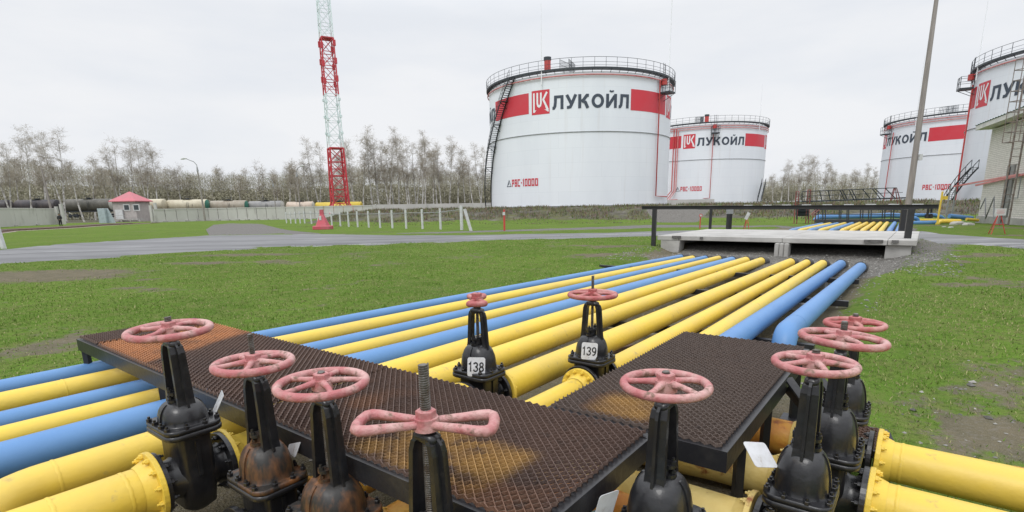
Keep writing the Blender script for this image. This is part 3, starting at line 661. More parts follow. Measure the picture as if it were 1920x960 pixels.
def strokes(mb, text, glyphs, h, w, f, gap=.0, dz=.004, maxseg=None):
    """w half width as share of cap height; f(u, v, lift) maps to 3D; returns total width"""
    x = 0; k = 0
    for ch in text:
        if ch == ' ': x += .4; continue
        adv, pl = glyphs[ch]; wd = w
        for P in pl:
            ww = wd * (.55 if (ch == 'Й' and P is pl[-1]) else 1); closed = (abs(P[0][0] - P[-1][0]) + abs(P[0][1] - P[-1][1])) < 1e-6; n = len(P); lt, rt = [], []
            for i in range(n):
                a = P[i - 1] if i > 0 else (P[-2] if closed else None); b = P[i + 1] if i < n - 1 else (P[1] if closed else None); c = P[i]
                ds = []
                for u, v in ((a, c), (c, b)):
                    if u is not None and v is not None:
                        d = Vector((v[0] - u[0], v[1] - u[1])); ds.append(d.normalized())
                t = (ds[0] + ds[-1]); t = t.normalized() if t.length > 1e-6 else ds[0]; nn = Vector((-t.y, t.x)); m = 1 / max(.45, abs(nn.dot(Vector((-ds[0].y, ds[0].x)))))
                lt.append((c[0] + nn.x * ww * m, c[1] + nn.y * ww * m)); rt.append((c[0] - nn.x * ww * m, c[1] - nn.y * ww * m))
            lift = dz * (k % 6); k += 1
            vs = [f((x + p[0]) * h, p[1] * h, lift) for q in zip(lt, rt) for p in q]
            mb.add(vs, [(2 * i, 2 * i + 1, 2 * i + 3, 2 * i + 2) for i in range(n - 1)])
        x += adv + gap
    return x * h
# ------------------------------------------------------------------ gate valves
def rrect(hx, hy, rc, z, n=5, cx=0, cy=0):
    o = []
    for qx, qy, a0 in ((1, 1, 0), (-1, 1, 90), (-1, -1, 180), (1, -1, 270)):
        for i in range(n + 1):
            a = R(a0 + 90 * i / n); o.append((cx + qx * (hx - rc) + rc * math.cos(a), cy + qy * (hy - rc) + rc * math.sin(a), z))
    return o
def make_valve(label, s, c, zp, zf, yb, yt, zw, D, rod, axis=0, k=1.0, wheel='ring', body='black', wm='wheel', spokes=5, wrot=0, tilt=(0, 0), plate=None, pang=0, xyz=None, aw=1.0, group='black gate valves with red handwheels', rt=.0165):
    p = xyz if xyz else SCZ(s, c, 0); g = ground(p.x, p.y); zb = zp - .20 * k; zb0 = min(zb, zb)
    o = empty('gate_valve', (p.x, p.y, zb0), AN + axis); tag(o, label, 'valve', group)
    Z = lambda z: z - zb0
    bm = M[body]; bk = M['black']
    # body: wedge chamber with two necks
    b = MB(); hy = .128 * k; hx = .086 * k
    b.loft([rrect(hx * .5, hy * .55, .03, Z(zb)), rrect(hx * .95, hy * .86, .05 * k, Z(zb + .035 * k)), rrect(hx, hy, .05 * k, Z(zp - .07 * k)), rrect(hx, hy, .035, Z(zp + .05 * k)), rrect(hx * .98, hy * 1.0, .03, Z(zf - .03))])
    for sg in (1, -1):
        rings = []
        for dx, rr in ((0.02, .128), (.075, .122), (.10, .108), (.135, .105), (.15, .112)):
            rings.append([(sg * dx * k, rr * k * math.cos(a * math.pi / 16), Z(zp) + rr * k * math.sin(a * math.pi / 16)) for a in range(32)])
        b.loft(rings)
    # cast ribs across the necks
    b.box((0, 0, Z(zp) - .09 * k), (.24 * k, .016, .05 * k)); b.box((0, hy, Z((zp + zf) / 2 - .02)), (.018, .02, (zf - zp) * .7)); b.box((0, -hy, Z((zp + zf) / 2 - .02)), (.018, .02, (zf - zp) * .7))
    b.build('body', bk, o)
    for sg in (1, -1):
        f = MB(); rg = lambda dx, rr: [(sg * dx, rr * k * math.cos(a * math.pi / 20), Z(zp) + rr * k * math.sin(a * math.pi / 20)) for a in range(40)]
        f.loft([rg(.150 * k, .163), rg(.152 * k, .166), rg(.176 * k, .166), rg(.178 * k, .163)], False); fo = f.build('flange', bk, o)
        add_bolts(fo, bk, [((sg * .150 * k, .142 * k * math.cos((a + .5) * math.pi / 5), Z(zp) + .142 * k * math.sin((a + .5) * math.pi / 5)), (-sg, 0, 0)) for a in range(10)], .013, .026)
    # bonnet flanges
    fx, fy = .140 * k, .168 * k
    f = MB(); f.loft([rrect(fx - .004, fy - .004, .06 * k, Z(zf) - .030), rrect(fx, fy, .06 * k, Z(zf) - .026), rrect(fx, fy, .06 * k, Z(zf) - .006), rrect(fx - .006, fy - .006, .055 * k, Z(zf) - .002)], True); f.build('body_flange', bk, o)
    f = MB(); f.loft([rrect(fx - .008, fy - .008, .055 * k, Z(zf) - .001), rrect(fx - .002, fy - .002, .06 * k, Z(zf) + .004), rrect(fx - .002, fy - .002, .06 * k, Z(zf) + .021), rrect(fx - .007, fy - .007, .055 * k, Z(zf) + .025)], True); fo = f.build('bonnet_flange', bm, o)
    pl = []
    for y_ in (-.135, -.048, .048, .135): pl += [((.122 * k, y_ * k * .86, Z(zf) + .025), (0, 0, 1)), ((-.122 * k, y_ * k * .86, Z(zf) + .025), (0, 0, 1))]
    pl += [((.045 * k, .155 * k, Z(zf) + .025), (0, 0, 1)), ((-.045 * k, .155 * k, Z(zf) + .025), (0, 0, 1)), ((.045 * k, -.155 * k, Z(zf) + .025), (0, 0, 1)), ((-.045 * k, -.155 * k, Z(zf) + .025), (0, 0, 1))]
    add_bolts(fo, bk, pl, .014, .024)
    # domed bonnet
    b = MB(); H = yb - .03 - zf - .024; rings = []
    for t in (0, .06, .2, .4, .58, .74, .87, .95, 1):
        q = math.sqrt(max(0, 1 - t ** 2.3)) ; hx_ = lerp(.046, .108, q) * k; hy_ = lerp(.050, .130, q) * k
        if t == 0: hx_ += .006; hy_ += .006
        rings.append(rrect(hx_, hy_, min(hx_, hy_) * .9, Z(zf) + .024 + H * t, 6))
    b.loft(rings)
    # cast rib over the dome
    rb = [];
    for t in (0, .2, .4, .58, .74, .87, .95):
        q = math.sqrt(max(0, 1 - t ** 2.3)); hx_ = lerp(.046, .108, q) * k + .007; rb.append([(sx_ * hx_, y_, Z(zf) + .024 + H * t) for sx_, y_ in ((1, -.008), (1, .008), (-1, .008), (-1, -.008))])
    b.loft(rb, False)
    b.build('bonnet', bm, o)
    # packing gland with its flange and two stud bolts
    b = MB(); zg = Z(yb) - .035; b.cyl((0, 0, zg), (0, 0, zg + .05), .036, 20); b.loft([rrect(.062, .032, .03, zg + .005), rrect(.062, .032, .03, zg + .020)], False)
    b.loft([rrect(.058, .028, .026, zg + .046), rrect(.058, .028, .026, zg + .060)], False)
    for sg in (1, -1): b.cyl((sg * .047, 0, zg - .01), (sg * .047, 0, zg + .088), .0065, 8); b.cyl((sg * .047, 0, zg + .060), (sg * .047, 0, zg + .074), .013, 6, smooth=False); b.cyl((sg * .047, 0, zg + .022), (sg * .047, 0, zg + .034), .012, 6, smooth=False)
    b.build('packing_gland', bk if body == 'black' else bm, o)
    # yoke: two ribbed arms joined by a head
    b = MB(); z0, z1 = Z(yb) - .055, Z(yt)
    for sg in (1, -1):
        secs = []
        for t, y_, wx in ((0, .078, .086), (.12, .072, .082), (.5, .064, .076), (.85, .056, .072), (.95, .046, .066), (1, .028, .055)):
            zz = lerp(z0, z1, t); th = .017
            wx *= aw; secs.append([(-wx / 2, sg * (y_ - th), zz), (wx / 2, sg * (y_ - th), zz), (wx / 2, sg * (y_ + .004), zz), (.008, sg * (y_ + .006), zz), (.006, sg * (y_ + .024), zz), (-.006, sg * (y_ + .024), zz), (-.008, sg * (y_ + .006), zz), (-wx / 2, sg * (y_ + .004), zz)][::sg])
        b.loft(secs, False)
    b.loft([rrect(.026, .050, .020, z1 - .018), rrect(.030, .054, .024, z1 - .010), rrect(.030, .052, .024, z1 + .006), rrect(.024, .036, .022, z1 + .014)], True)
    b.cyl((0, 0, z1), (0, 0, Z(zw) - .012), .026, 18)
    b.build('yoke', bk, o)
    # threaded stem
    b = MB(); pitch = .0085; z = zg + .03; top = Z(zw) + rod; rg = lambda z, r_: [(r_ * math.cos(a * math.pi / 7), r_ * math.sin(a * math.pi / 7), z + pitch * (a / 14.0)) for a in range(14)]
    rings = []; zz = z; 
    while zz < top - pitch:
        rings += [rg(zz, rt - .003), rg(zz + pitch * .25, rt), rg(zz + pitch * .60, rt), rg(zz + pitch * .85, rt - .003)]; zz += pitch
    flat = [(q[0], q[1], top - .001) for q in rings[-1]]; rings.append([(q[0] * .9, q[1] * .9, top) for q in rings[-1]])
    b.loft(rings, False); b.build('stem', M['steel'], o)
    # hand wheel
    b = MB(); ww = M[wm]; Rr = D / 2
    if wheel == 'ring':
        t_ = .0195 if D > .36 else .0170; Rr -= t_
        b.ring((0, 0, .006), Rr, t_, 56, 12)
        for i in range(spokes):
            a = i * 2 * math.pi / spokes + wrot; pts = []; sw = .25 if spokes < 5 else .06
            for t in (0, .2, .45, .7, .9, 1): rr = lerp(.026, Rr - t_ * .3, t); aa = a + sw * math.sin(t * math.pi) ; pts.append((rr * math.cos(aa), rr * math.sin(aa), .012 * (1 - t) + .004 + .004 * math.sin(t * 3)))
            b.tube(pts, [.018, .015, .0125, .0125, .014, .016], 8)
    else:
        for sg in (0, 1):
            pts = []
            for x, y in ((.022, .020), (.06, .032), (.13, .050), (.185, .068), (.212, .070), (.230, .056), (.236, .025), (.236, -.025), (.230, -.056), (.212, -.070), (.185, -.068), (.13, -.050), (.06, -.032), (.022, -.020)):
                q = Vector((x * D / .49, y * D / .49 * 1.05, .004)); 
                if sg: q = Vector((-q.x, -q.y, q.z))
                q.rotate(Matrix.Rotation(wrot, 3, 'Z')); pts.append(q)
            b.tube(pts, [.014, .015, .017, .019, .020, .020, .020, .020, .020, .020, .019, .017, .015, .014], 10)
    b.cyl((0, 0, -.018), (0, 0, .020), .046, 20, .042); b.cyl((0, 0, .020), (0, 0, .026), .043, 20); wo_ = b.build('handwheel', ww, o); wo_.location = (0, 0, Z(zw)); wo_.rotation_euler = (tilt[0], tilt[1], 0)
    b = MB(); hx6 = lambda z, r_: [(r_ * math.cos(a * math.pi / 3 + .3), r_ * math.sin(a * math.pi / 3 + .3), z) for a in range(6)]
    b.loft([hx6(.024, .036), hx6(.050, .036), hx6(.054, .031)], False); b.build('nut', ww, wo_)
    # number plate
    if plate is not None:
        pw, ph = .115, .125; b = MB()
        b.loft([[(q[0], -.001, q[1]) for q in [(a, e) for a, e, _ in rrect(pw / 2, ph / 2, .014, 0, 4)]], [(q[0], .001, q[1]) for q in [(a, e) for a, e, _ in rrect(pw / 2, ph / 2, .014, 0, 4)]]], False)
        po = b.build('number_plate' if plate['text'] else 'white_plate', M['plate'], o); po.location = plate['loc'](Z); po.rotation_euler = plate['rot']
        sc = plate.get('scale', 1); po.scale = (sc, 1, sc)
        if plate['text']:
            t = MB(); h = .062; wd = sum(DG[x][0] for x in plate['text']) * h + .006; x0 = -wd / 2 * .92
            strokes(t, plate['text'], DG, h, .075, lambda u, v, l: (x0 + u * .98, -.0022 - l * .08, v - h / 2), dz=.002); t.build('digits', M['ink'], po)
    return o
AX2 = -math.pi / 2       # valves whose pipe axis runs across the rack
tagL = lambda dx, dy, zz, r, sc=1: dict(text='', loc=lambda Z: (dx, dy, Z(zz)), rot=r, scale=sc)
make_valve('largest gate valve at the far left, its wheel over the orange stretch of walkway', 1.06, -3.05, ZP, -1.11, -.945, -.66, -.60, .409, .075, k=1.0, spokes=4, wrot=.4, tilt=(.015, -.02), plate=tagL(.16, -.06, -1.03, (R(28), R(0), R(70)), 1.0))
make_valve('rust-stained gate valve with a tall threaded rod standing above its wheel', 1.19, -2.47, -1.56, -1.30, -1.08, -.775, -.713, .374, .150, k=1.02, body='blackrust', spokes=5, wrot=.2, plate=tagL(.15, -.02, -1.17, (R(25), 0, R(80)), .95), rt=.013)
make_valve('rust-streaked gate valve with a round pink wheel, right next to the bow-tie handled one', 1.265, -2.03, -1.61, -1.37, -1.165, -.825, -.75, .409, .062, k=1.16, body='blackrust', spokes=5, wrot=.55, plate=tagL(.17, -.02, -1.22, (R(25), 0, R(80)), 1.05))
make_valve('black valve with big bow-tie pink handle and thick threaded rod at bottom centre', 1.195, -1.3, -1.58, -1.34, -1.10, -.775, -.732, .49, .215, k=1.1, wheel='bow', wrot=-AN - .05, rt=.019)
d138 = toSC(V138.x, V138.y); d139 = toSC(V139.x, V139.y)
def facing(base_axis, p):      # plate rotation so it faces the viewer side of the valve
    return math.atan2(p.x, p.y) * -1 - (AN + base_axis)
pv = lambda p, zz, ax, txt, k=1: dict(text=txt, loc=lambda Z: tuple(Matrix.Rotation(facing(ax, p), 3, 'Z') @ Vector((-.018, -.128, Z(zz)))), rot=(R(-8), R(3), facing(ax, p)), scale=k)
make_valve('black gate valve with the plate reading 138 and a small bow-tie handle', 0, 0, V138.z, -1.145, -.915, -.70, -.632, .36, .055, k=.98, wheel='bow', wrot=.72, xyz=Vector((V138.x, V138.y, 0)), plate=pv(V138, -1.075, 0, '138', 1.06), rt=.012, wm='wheelred', aw=.55)
make_valve('black gate valve with the plate reading 139 and a round wheel', 0, 0, V139.z, -1.19, -.97, -.745, -.685, .392, .155, k=.98, wrot=.3, xyz=Vector((V139.x, V139.y, 0)), plate=pv(V139, -1.10, 0, '139', 1.06), rt=.012, wm='wheelred', aw=.55)
make_valve('black gate valve with a pink wheel standing between the long walkway and the landing', 1.95, -.74, ZR, -1.30, -1.045, -.77, -.70, .356, .062, axis=AX2, k=1.12, spokes=5, wrot=.9, plate=tagL(-.15, -.19, -1.18, (R(12), R(6), R(75)), 1.0))
make_valve('nearest of the three valves in the row right of the landing', 2.55, -.31, ZR, -1.29, -1.045, -.755, -.69, .346, .066, axis=AX2, k=1.0, spokes=5, wrot=.1, wm='wheel', plate=tagL(-.17, -.07, -1.13, (R(-58), R(10), R(52)), 1.08))
make_valve('middle valve of the right-hand row, its wheel tilted with coarse thread above it', 3.15, -.27, ZR, -1.305, -1.035, -.77, -.70, .416, .10, axis=AX2, k=1.08, spokes=4, wrot=.5, wm='wheel', tilt=(-.04, .05))
make_valve('farthest valve of the right-hand row, seen behind the two other wheels', 3.76, -.27, ZR, -1.285, -1.03, -.80, -.735, .338, .072, axis=AX2, k=.97, spokes=4, wrot=.2, wm='wheelred')
# ------------------------------------------------------------------ slab bridge over the pipes
def part_at(mb, name, mt, o): x = mb.build(name, mt, o); x.location = -o.location; return x
bo = empty('slab_bridge', SCZ(20.7, -3.8, -1.6)); tag(bo, 'concrete slab bridge carrying the road over the pipes, its front edge chipped', 'bridge')
DZ = -1.075; slabs = [(-7.45, -6.70), (-6.69, -3.44), (-3.43, -.78), (-.77, -.12)]
for k, (a, b) in enumerate(slabs):
    mb = MB(); p = SCZ((18.2 + 23.6) / 2, (a + b) / 2, DZ - .075 + (.003 if k % 2 else 0)); mb.box(p, (5.4 - .06 * (k % 2), b - a, .15), rz=AN, bev=.012)
    part_at(mb, 'slab', M['deck'], bo)
be = mat('broken_concrete', (.15, .145, .14), .95, (.07, .065, .06), 14, .4, .7, bump=1)
for k in range(4):
    mb = MB(); mb.box(SCZ(18.17, [-6.75, -5.9, -1.1, -.6][k], DZ - [.03, .05, .04, .04][k]), (.05, [.30, .10, .45, .16][k], .08), rz=AN + .1); part_at(mb, 'broken_edge', be, bo)
for nm, s, c, w, l in (('abutment', 18.45, -7.0, .62, .5), ('pier', 18.28, -3.42, .40, .46), ('abutment', 18.6, -.50, .62, .5), ('pier', 22.6, -3.42, .4, .5), ('abutment', 21.0, -7.15, .35, 4.2), ('abutment', 21.0, -.42, .35, 4.2)):
    mb = MB(); p = SCZ(s, c, 0); z0 = -1.80
    if nm == 'abutment' and l < 1:
        sg = 1 if c < -3 else -1
        Q = lambda ds, dc, z: SCZ(s + ds, c + dc, z)
        mb.loft([[Q(-l / 2, -w / 2, z0), Q(l / 2, -w / 2, z0), Q(l / 2, w / 2, z0), Q(-l / 2, w / 2, z0)], [Q(-l / 2, -w / 2, DZ - .156), Q(l / 2, -w / 2, DZ - .156), Q(l / 2, w / 2 + sg * .05, DZ - .156), Q(-l / 2, w / 2 + sg * .05, DZ - .156)]], False)
    elif nm == 'pier' and s < 20:
        for k in (-1, 0, 1): mb.box(SCZ(s, c + k * w / 3, (z0 + DZ - .156) / 2), (l, w / 3 - .012, DZ - .156 - z0), rz=AN, bev=.02)
    else: mb.box(SCZ(s, c, (z0 + DZ - .156) / 2), (l, w, DZ - .156 - z0), rz=AN)
    part_at(mb, nm, M['concrete'], bo)
# black barriers along both edges of the bridge
def barrier(name, label, A, B, zt, over0, over1, hb, wp, gz, dash):
    o = empty(name, (A + B) / 2); o.location.z = ground(o.location.x, o.location.y); tag(o, label, 'barrier', 'black barriers on the slab bridge')
    d = (B - A); d.z = 0; d.normalize()
    for p, w in ((A, wp[0]), (B, wp[1])):
        mb = MB(); mb.bar((p.x, p.y, ground(p.x, p.y) - .1), (p.x, p.y, zt(p) - hb / 2), w, w, up=d); part_at(mb, 'post', M['deckblack'], o)
    a, b = A - d * over0, B + d * over1; a.z, b.z = zt(A), zt(B); off = Vector((d.y, -d.x, 0)) * (wp[0] / 2 + .03)
    if off.y > 0: off = -off
    off *= 0
    mb = MB(); mb.bar(a + off, b + off, .05, hb); mb.bar(a + off + Vector((0, 0, hb / 2 + .008)), b + off + Vector((0, 0, hb / 2 + .008)), .14, .016); part_at(mb, 'rail', M['deckblack'], o)
    if dash:
        mb = MB(); L = (b - a).length
        for k in range(9):
            t = (.40 + k * .066); p, q = a.lerp(b, t), a.lerp(b, t + .030); z_ = Vector((0, 0, hb / 2 + .026)); mb.bar(p + off + z_, q + off + z_, .10, .022)
        part_at(mb, 'white_stripes', M['whitepost'], o)
    return o
PA, PB = atg(1225, 461.7), atg(1698, 471.7)
PA = at(1225, 461.7, -1.45); PB = at(1698, 471.7, -1.45)
ztF = lambda p: -.115 if (p - PA).length < 1 else -.20
barrier('edge_barrier', 'front black barrier of the slab bridge with a long rail on two posts', PA, PB, ztF, .45, .60, .10, (.135, .16), 0, True)
QA, QB = at(1331, 431, -1.25), at(1690, 431, -1.25)
zA = atY(1333, 390.5, QA.y).z; zB = atY(1692, 390.5, QB.y).z
barrier('edge_barrier', 'rear black barrier on the far side of the slab bridge', QA, QB, lambda p: zA if (p - QA).length < 1 else zB, .6, .5, .10, (.13, .19), 0, False)
# bollard with grey head behind the slab
p = at(1366, 431, -1.3); o = empty('marker_post', (p.x, p.y, ground(p.x, p.y))); tag(o, 'square black marker post with a grey head behind the slab bridge', 'marker post')
zt = atY(1369, 401, p.y).z; z2 = atY(1369, 391, p.y).z; w = 7 / 1000 * p.y
mb = MB(); mb.box((p.x, p.y, (ground(p.x, p.y) + zt) / 2), (w, w, zt - ground(p.x, p.y)), rz=.3); part_at(mb, 'post', M['deckblack'], o)
mb = MB(); mb.box((p.x, p.y, (zt + z2) / 2), (w * 1.25, w * 1.25, z2 - zt), rz=.3); part_at(mb, 'head', M['greyrail'], o)
# pipes that come out again beyond the bridge
cols = ['blue', 'yellow', 'blue', 'yellow', 'blue', 'yellow', 'yellow', 'yellow', 'yellow', 'yellow', 'blue', 'blue']
x0s = [1486, 1502, 1520, 1540, 1560, 1580, 1598, 1618, 1636, 1652, 1668, 1684]; x1s = [1556, 1568, 1580, 1592, 1604, 1616, 1628, 1640, 1652, 1664, 1678, 1690]
ordn = ['first', 'second', 'third', 'fourth', 'fifth', 'sixth', 'seventh', 'eighth', 'ninth', 'tenth', 'eleventh', 'last']
for k in range(12):
    a = at(x0s[k], 432.5, -1.36); b = at(x1s[k], 417.5, -1.36 - .05); r = .115; d = (b - a).normalized(); a2 = a - d * 3.0
    a2.z = -1.50; mb = MB(); mb.tube([a2, a, b], r, 14); o = mb.build(cols[k] + '_pipe', M[cols[k]]); tag(o, '%s pipe beyond the slab bridge, %s from the left' % (cols[k], ordn[k]), 'pipe', 'pipes beyond the slab bridge')
# cross pipes, valves and stand behind the bridge
def px_pipe(name, label, pts, r, mt, Y, group=None, bend=.3):
    P = route([atY(px, py, Y if not isinstance(Y, list) else Y[i]) for i, (px, py) in enumerate(pts)], bend); mb = MB(); mb.tube(P, r, 14); o = mb.build(name, M[mt]); tag(o, label, 'pipe', group); return o
px_pipe('blue_pipe', 'long blue cross pipe below the dark gangway behind the bridge', [(1528, 414), (1534, 406.5), (1640, 405), (1668, 403.5), (1706, 406)], .17, 'blue', 37)
px_pipe('blue_pipe', 'blue pipe with a black valve right of the barrier post', [(1700, 403.5), (1752, 403.5), (1768, 408), (1768, 416)], .13, 'blue', 37)
px_pipe('blue_pipe', 'lower blue pipe just above the grass, right of the barrier post', [(1700, 418.5), (1760, 417.5)], .14, 'blue', 35)
px_pipe('blue_pipe', 'short blue pipe piece left of the brick building', [(1780, 405), (1822, 409.5)], .16, 'blue', 38)
px_pipe('blue_pipe', 'blue elbow pipe standing right of the barrier post', [(1708, 409), (1721, 409), (1721, 417)], .13, 'blue', 35.6)
px_pipe('yellow_pipe', 'yellow cross pipe behind the lower blue pipe', [(1700, 412.5), (1800, 413.5)], .10, 'yellow', 36.2)
px_pipe('yellow_pipe', 'yellow pipe rising from the grass and turning right beside the tall yellow stand', [(1757, 425), (1757.5, 415.5), (1800, 415)], .12, 'yellow', 34.5, bend=.25)
px_pipe('yellow_pipe', 'short yellow pipe by the foot of the brick building', [(1812, 411), (1834, 413)], .10, 'yellow', 37)
o = empty('yellow_stand', atY(1757, 417, 34.2)); tag(o, 'tall thin yellow stand pipe with a small bracket at its top, left of the stairs', 'stand pipe')
mb = MB(); mb.tube([atY(1757, 420, 34.2), atY(1767.5, 359, 34.2)], .055, 10); part_at(mb, 'pipe_run', M['yellow'], o)
mb = MB(); mb.box(atY(1771, 371, 34.2), (.34, .10, .22)); part_at(mb, 'bracket', M['yellow'], o)
mb = MB(); mb.tube([atY(1767.4, 357, 34.2), atY(1768, 354, 34.2)], .08, 8); part_at(mb, 'cap', M['redpipe'], o)
for px, lab in ((1738.5, 'small black valve on the blue pipe right of the barrier post'), (1745, 'second smaller black valve beside it on the blue pipe')):
    q = atY(px, 405, 36.6); o = empty('far_valve', q); tag(o, lab, 'valve', 'small black valves behind the bridge'); h = .50 if px < 1740 else .30
    mb = MB(); mb.cyl((0, 0, -.15), (0, 0, .12), .13, 12); mb.cyl((0, 0, .12), (0, 0, .26 * h / .5), .075, 10); mb.box((.035, 0, .20 + h / 2), (.03, .05, h)); mb.box((-.035, 0, .20 + h / 2), (.03, .05, h)); mb.build('body', M['deckblack'], o)
    mb = MB(); mb.ring((0, 0, .2 + h), .13, .014, 16, 6); mb.box((0, 0, .2 + h), (.26, .02, .02)); mb.build('handwheel', M['deckblack'], o)
# ------------------------------------------------------------------ gangways behind the bridge
def P3(px, py, Y): return atY(px, py, Y)
def gangway(name, label, deckpts, Y, hand, posts, colr, deck_h=.10, depth=1.0, mid=True, topmat='blackrail'):
    o = empty(name, atY(deckpts[0][0], 385, Y)); tag(o, label, 'gangway', 'gangways behind the bridge'); D = Vector((0, depth, 0))
    A, B = P3(*deckpts[0], Y), P3(*deckpts[1], Y); mb = MB()
    mb.loft([[A, A + D, A + D + Vector((0, 0, -deck_h)), A + Vector((0, 0, -deck_h))], [B, B + D, B + D + Vector((0, 0, -deck_h)), B + Vector((0, 0, -deck_h))]], False); part_at(mb, 'walkway', M['blackrail'], o)
    for n_, off in enumerate((Vector(), D)):
        mb = MB(); Ha, Hb = P3(*hand[0], Y) + off, P3(*hand[1], Y) + off; mb.tube([Ha, Hb], .030, 6); part_at(mb, 'handrail', M[topmat], o)
        if mid: mb = MB(); mb.tube([(A + off).lerp(Ha, .5), (B + off).lerp(Hb, .5)], .022, 6); part_at(mb, 'mid_rail', M['blackrail'], o)
    for t in posts:
        for off in (Vector(), D):
            mb = MB(); a = A.lerp(B, t) + off; b = P3(*hand[0], Y).lerp(P3(*hand[1], Y), t) + off; mb.tube([a + Vector((0, 0, -deck_h)), b], .032, 6); part_at(mb, 'post', M['blackrail'], o)
    return o, A, B
o, A, B = gangway('gangway', 'upper gangway with dark railings and red end stiles in front of the far tank', ((1519, 376.5), (1704, 369.5)), 40, ((1519, 358.5), (1681, 352)), (0, .21, .45, .48, .72, .87), 1, .09, 1.1)
for px, top in ((1495.5, 359), (1517.5, 356)):
    mb = MB(); a = P3(px - 1, 384, 40); b = P3(px, top, 40)
    for dx in (-.10, .10):
        mb.tube([a + Vector((dx, 0, -1.4 if dx < 0 else -1.4)), b + Vector((dx, 0, 0))], .035, 6)
    for k in range(6): q = a.lerp(b, k / 5); mb.tube([q + Vector((-.1, 0, 0)), q + Vector((.1, 0, 0))], .02, 5)
    part_at(mb, 'stile', M['dullred'], o)
mb = MB(); mb.box(P3(1505, 397, 40.3), (.75, .06, .62)); mb.tube([P3(1493.5, 392, 40), P3(1493.5, 411, 40)], .04, 6); mb.tube([P3(1515, 392, 40), P3(1515, 411, 40)], .04, 6)
for k in range(5): mb.bar(P3(1495, 378 + k * 5.8, 40), P3(1515, 378 + k * 5.8, 40), .25, .04)
part_at(mb, 'stairs', M['blackrail'], o)
mb = MB()
for (x0, y0, x1, y1) in ((1681, 352, 1690, 383), (1679, 353, 1683, 384), (1678, 352, 1672, 376), (1676, 353, 1669, 376)): mb.tube([P3(x0, y0, 40), P3(x1, y1, 40)], .03, 6)
part_at(mb, 'stair_rail', M['dullred'], o)
o2, A, B = gangway('gangway', 'lower dark gangway with thin railings just above the far pipes', ((1540, 411.5), (1696, 410.5)), 34, ((1540, 393), (1696, 393)), (.02, .05, .31, .33, .57, .60, .84, .87), 1, .20, .8, mid=True)
mb = MB(); mb.tube([P3(1521, 402, 34), P3(1536, 388, 34)], .03, 6); mb.tube([P3(1524, 404, 34), P3(1538, 391, 34)], .03, 6); mb.tube([P3(1522, 423, 34), P3(1524, 402, 34)], .02, 6); mb.tube([P3(1525, 423, 34), P3(1530, 402, 34)], .02, 6)
part_at(mb, 'stair_rail', M['dullred'], o2)
mb = MB()
for k in range(5): mb.bar(P3(1530 + k * 2.2, 420 - k * 1.7, 34), P3(1541, 420 - k * 1.7, 34), .5, .05)
part_at(mb, 'stairs', M['blackrail'], o2)
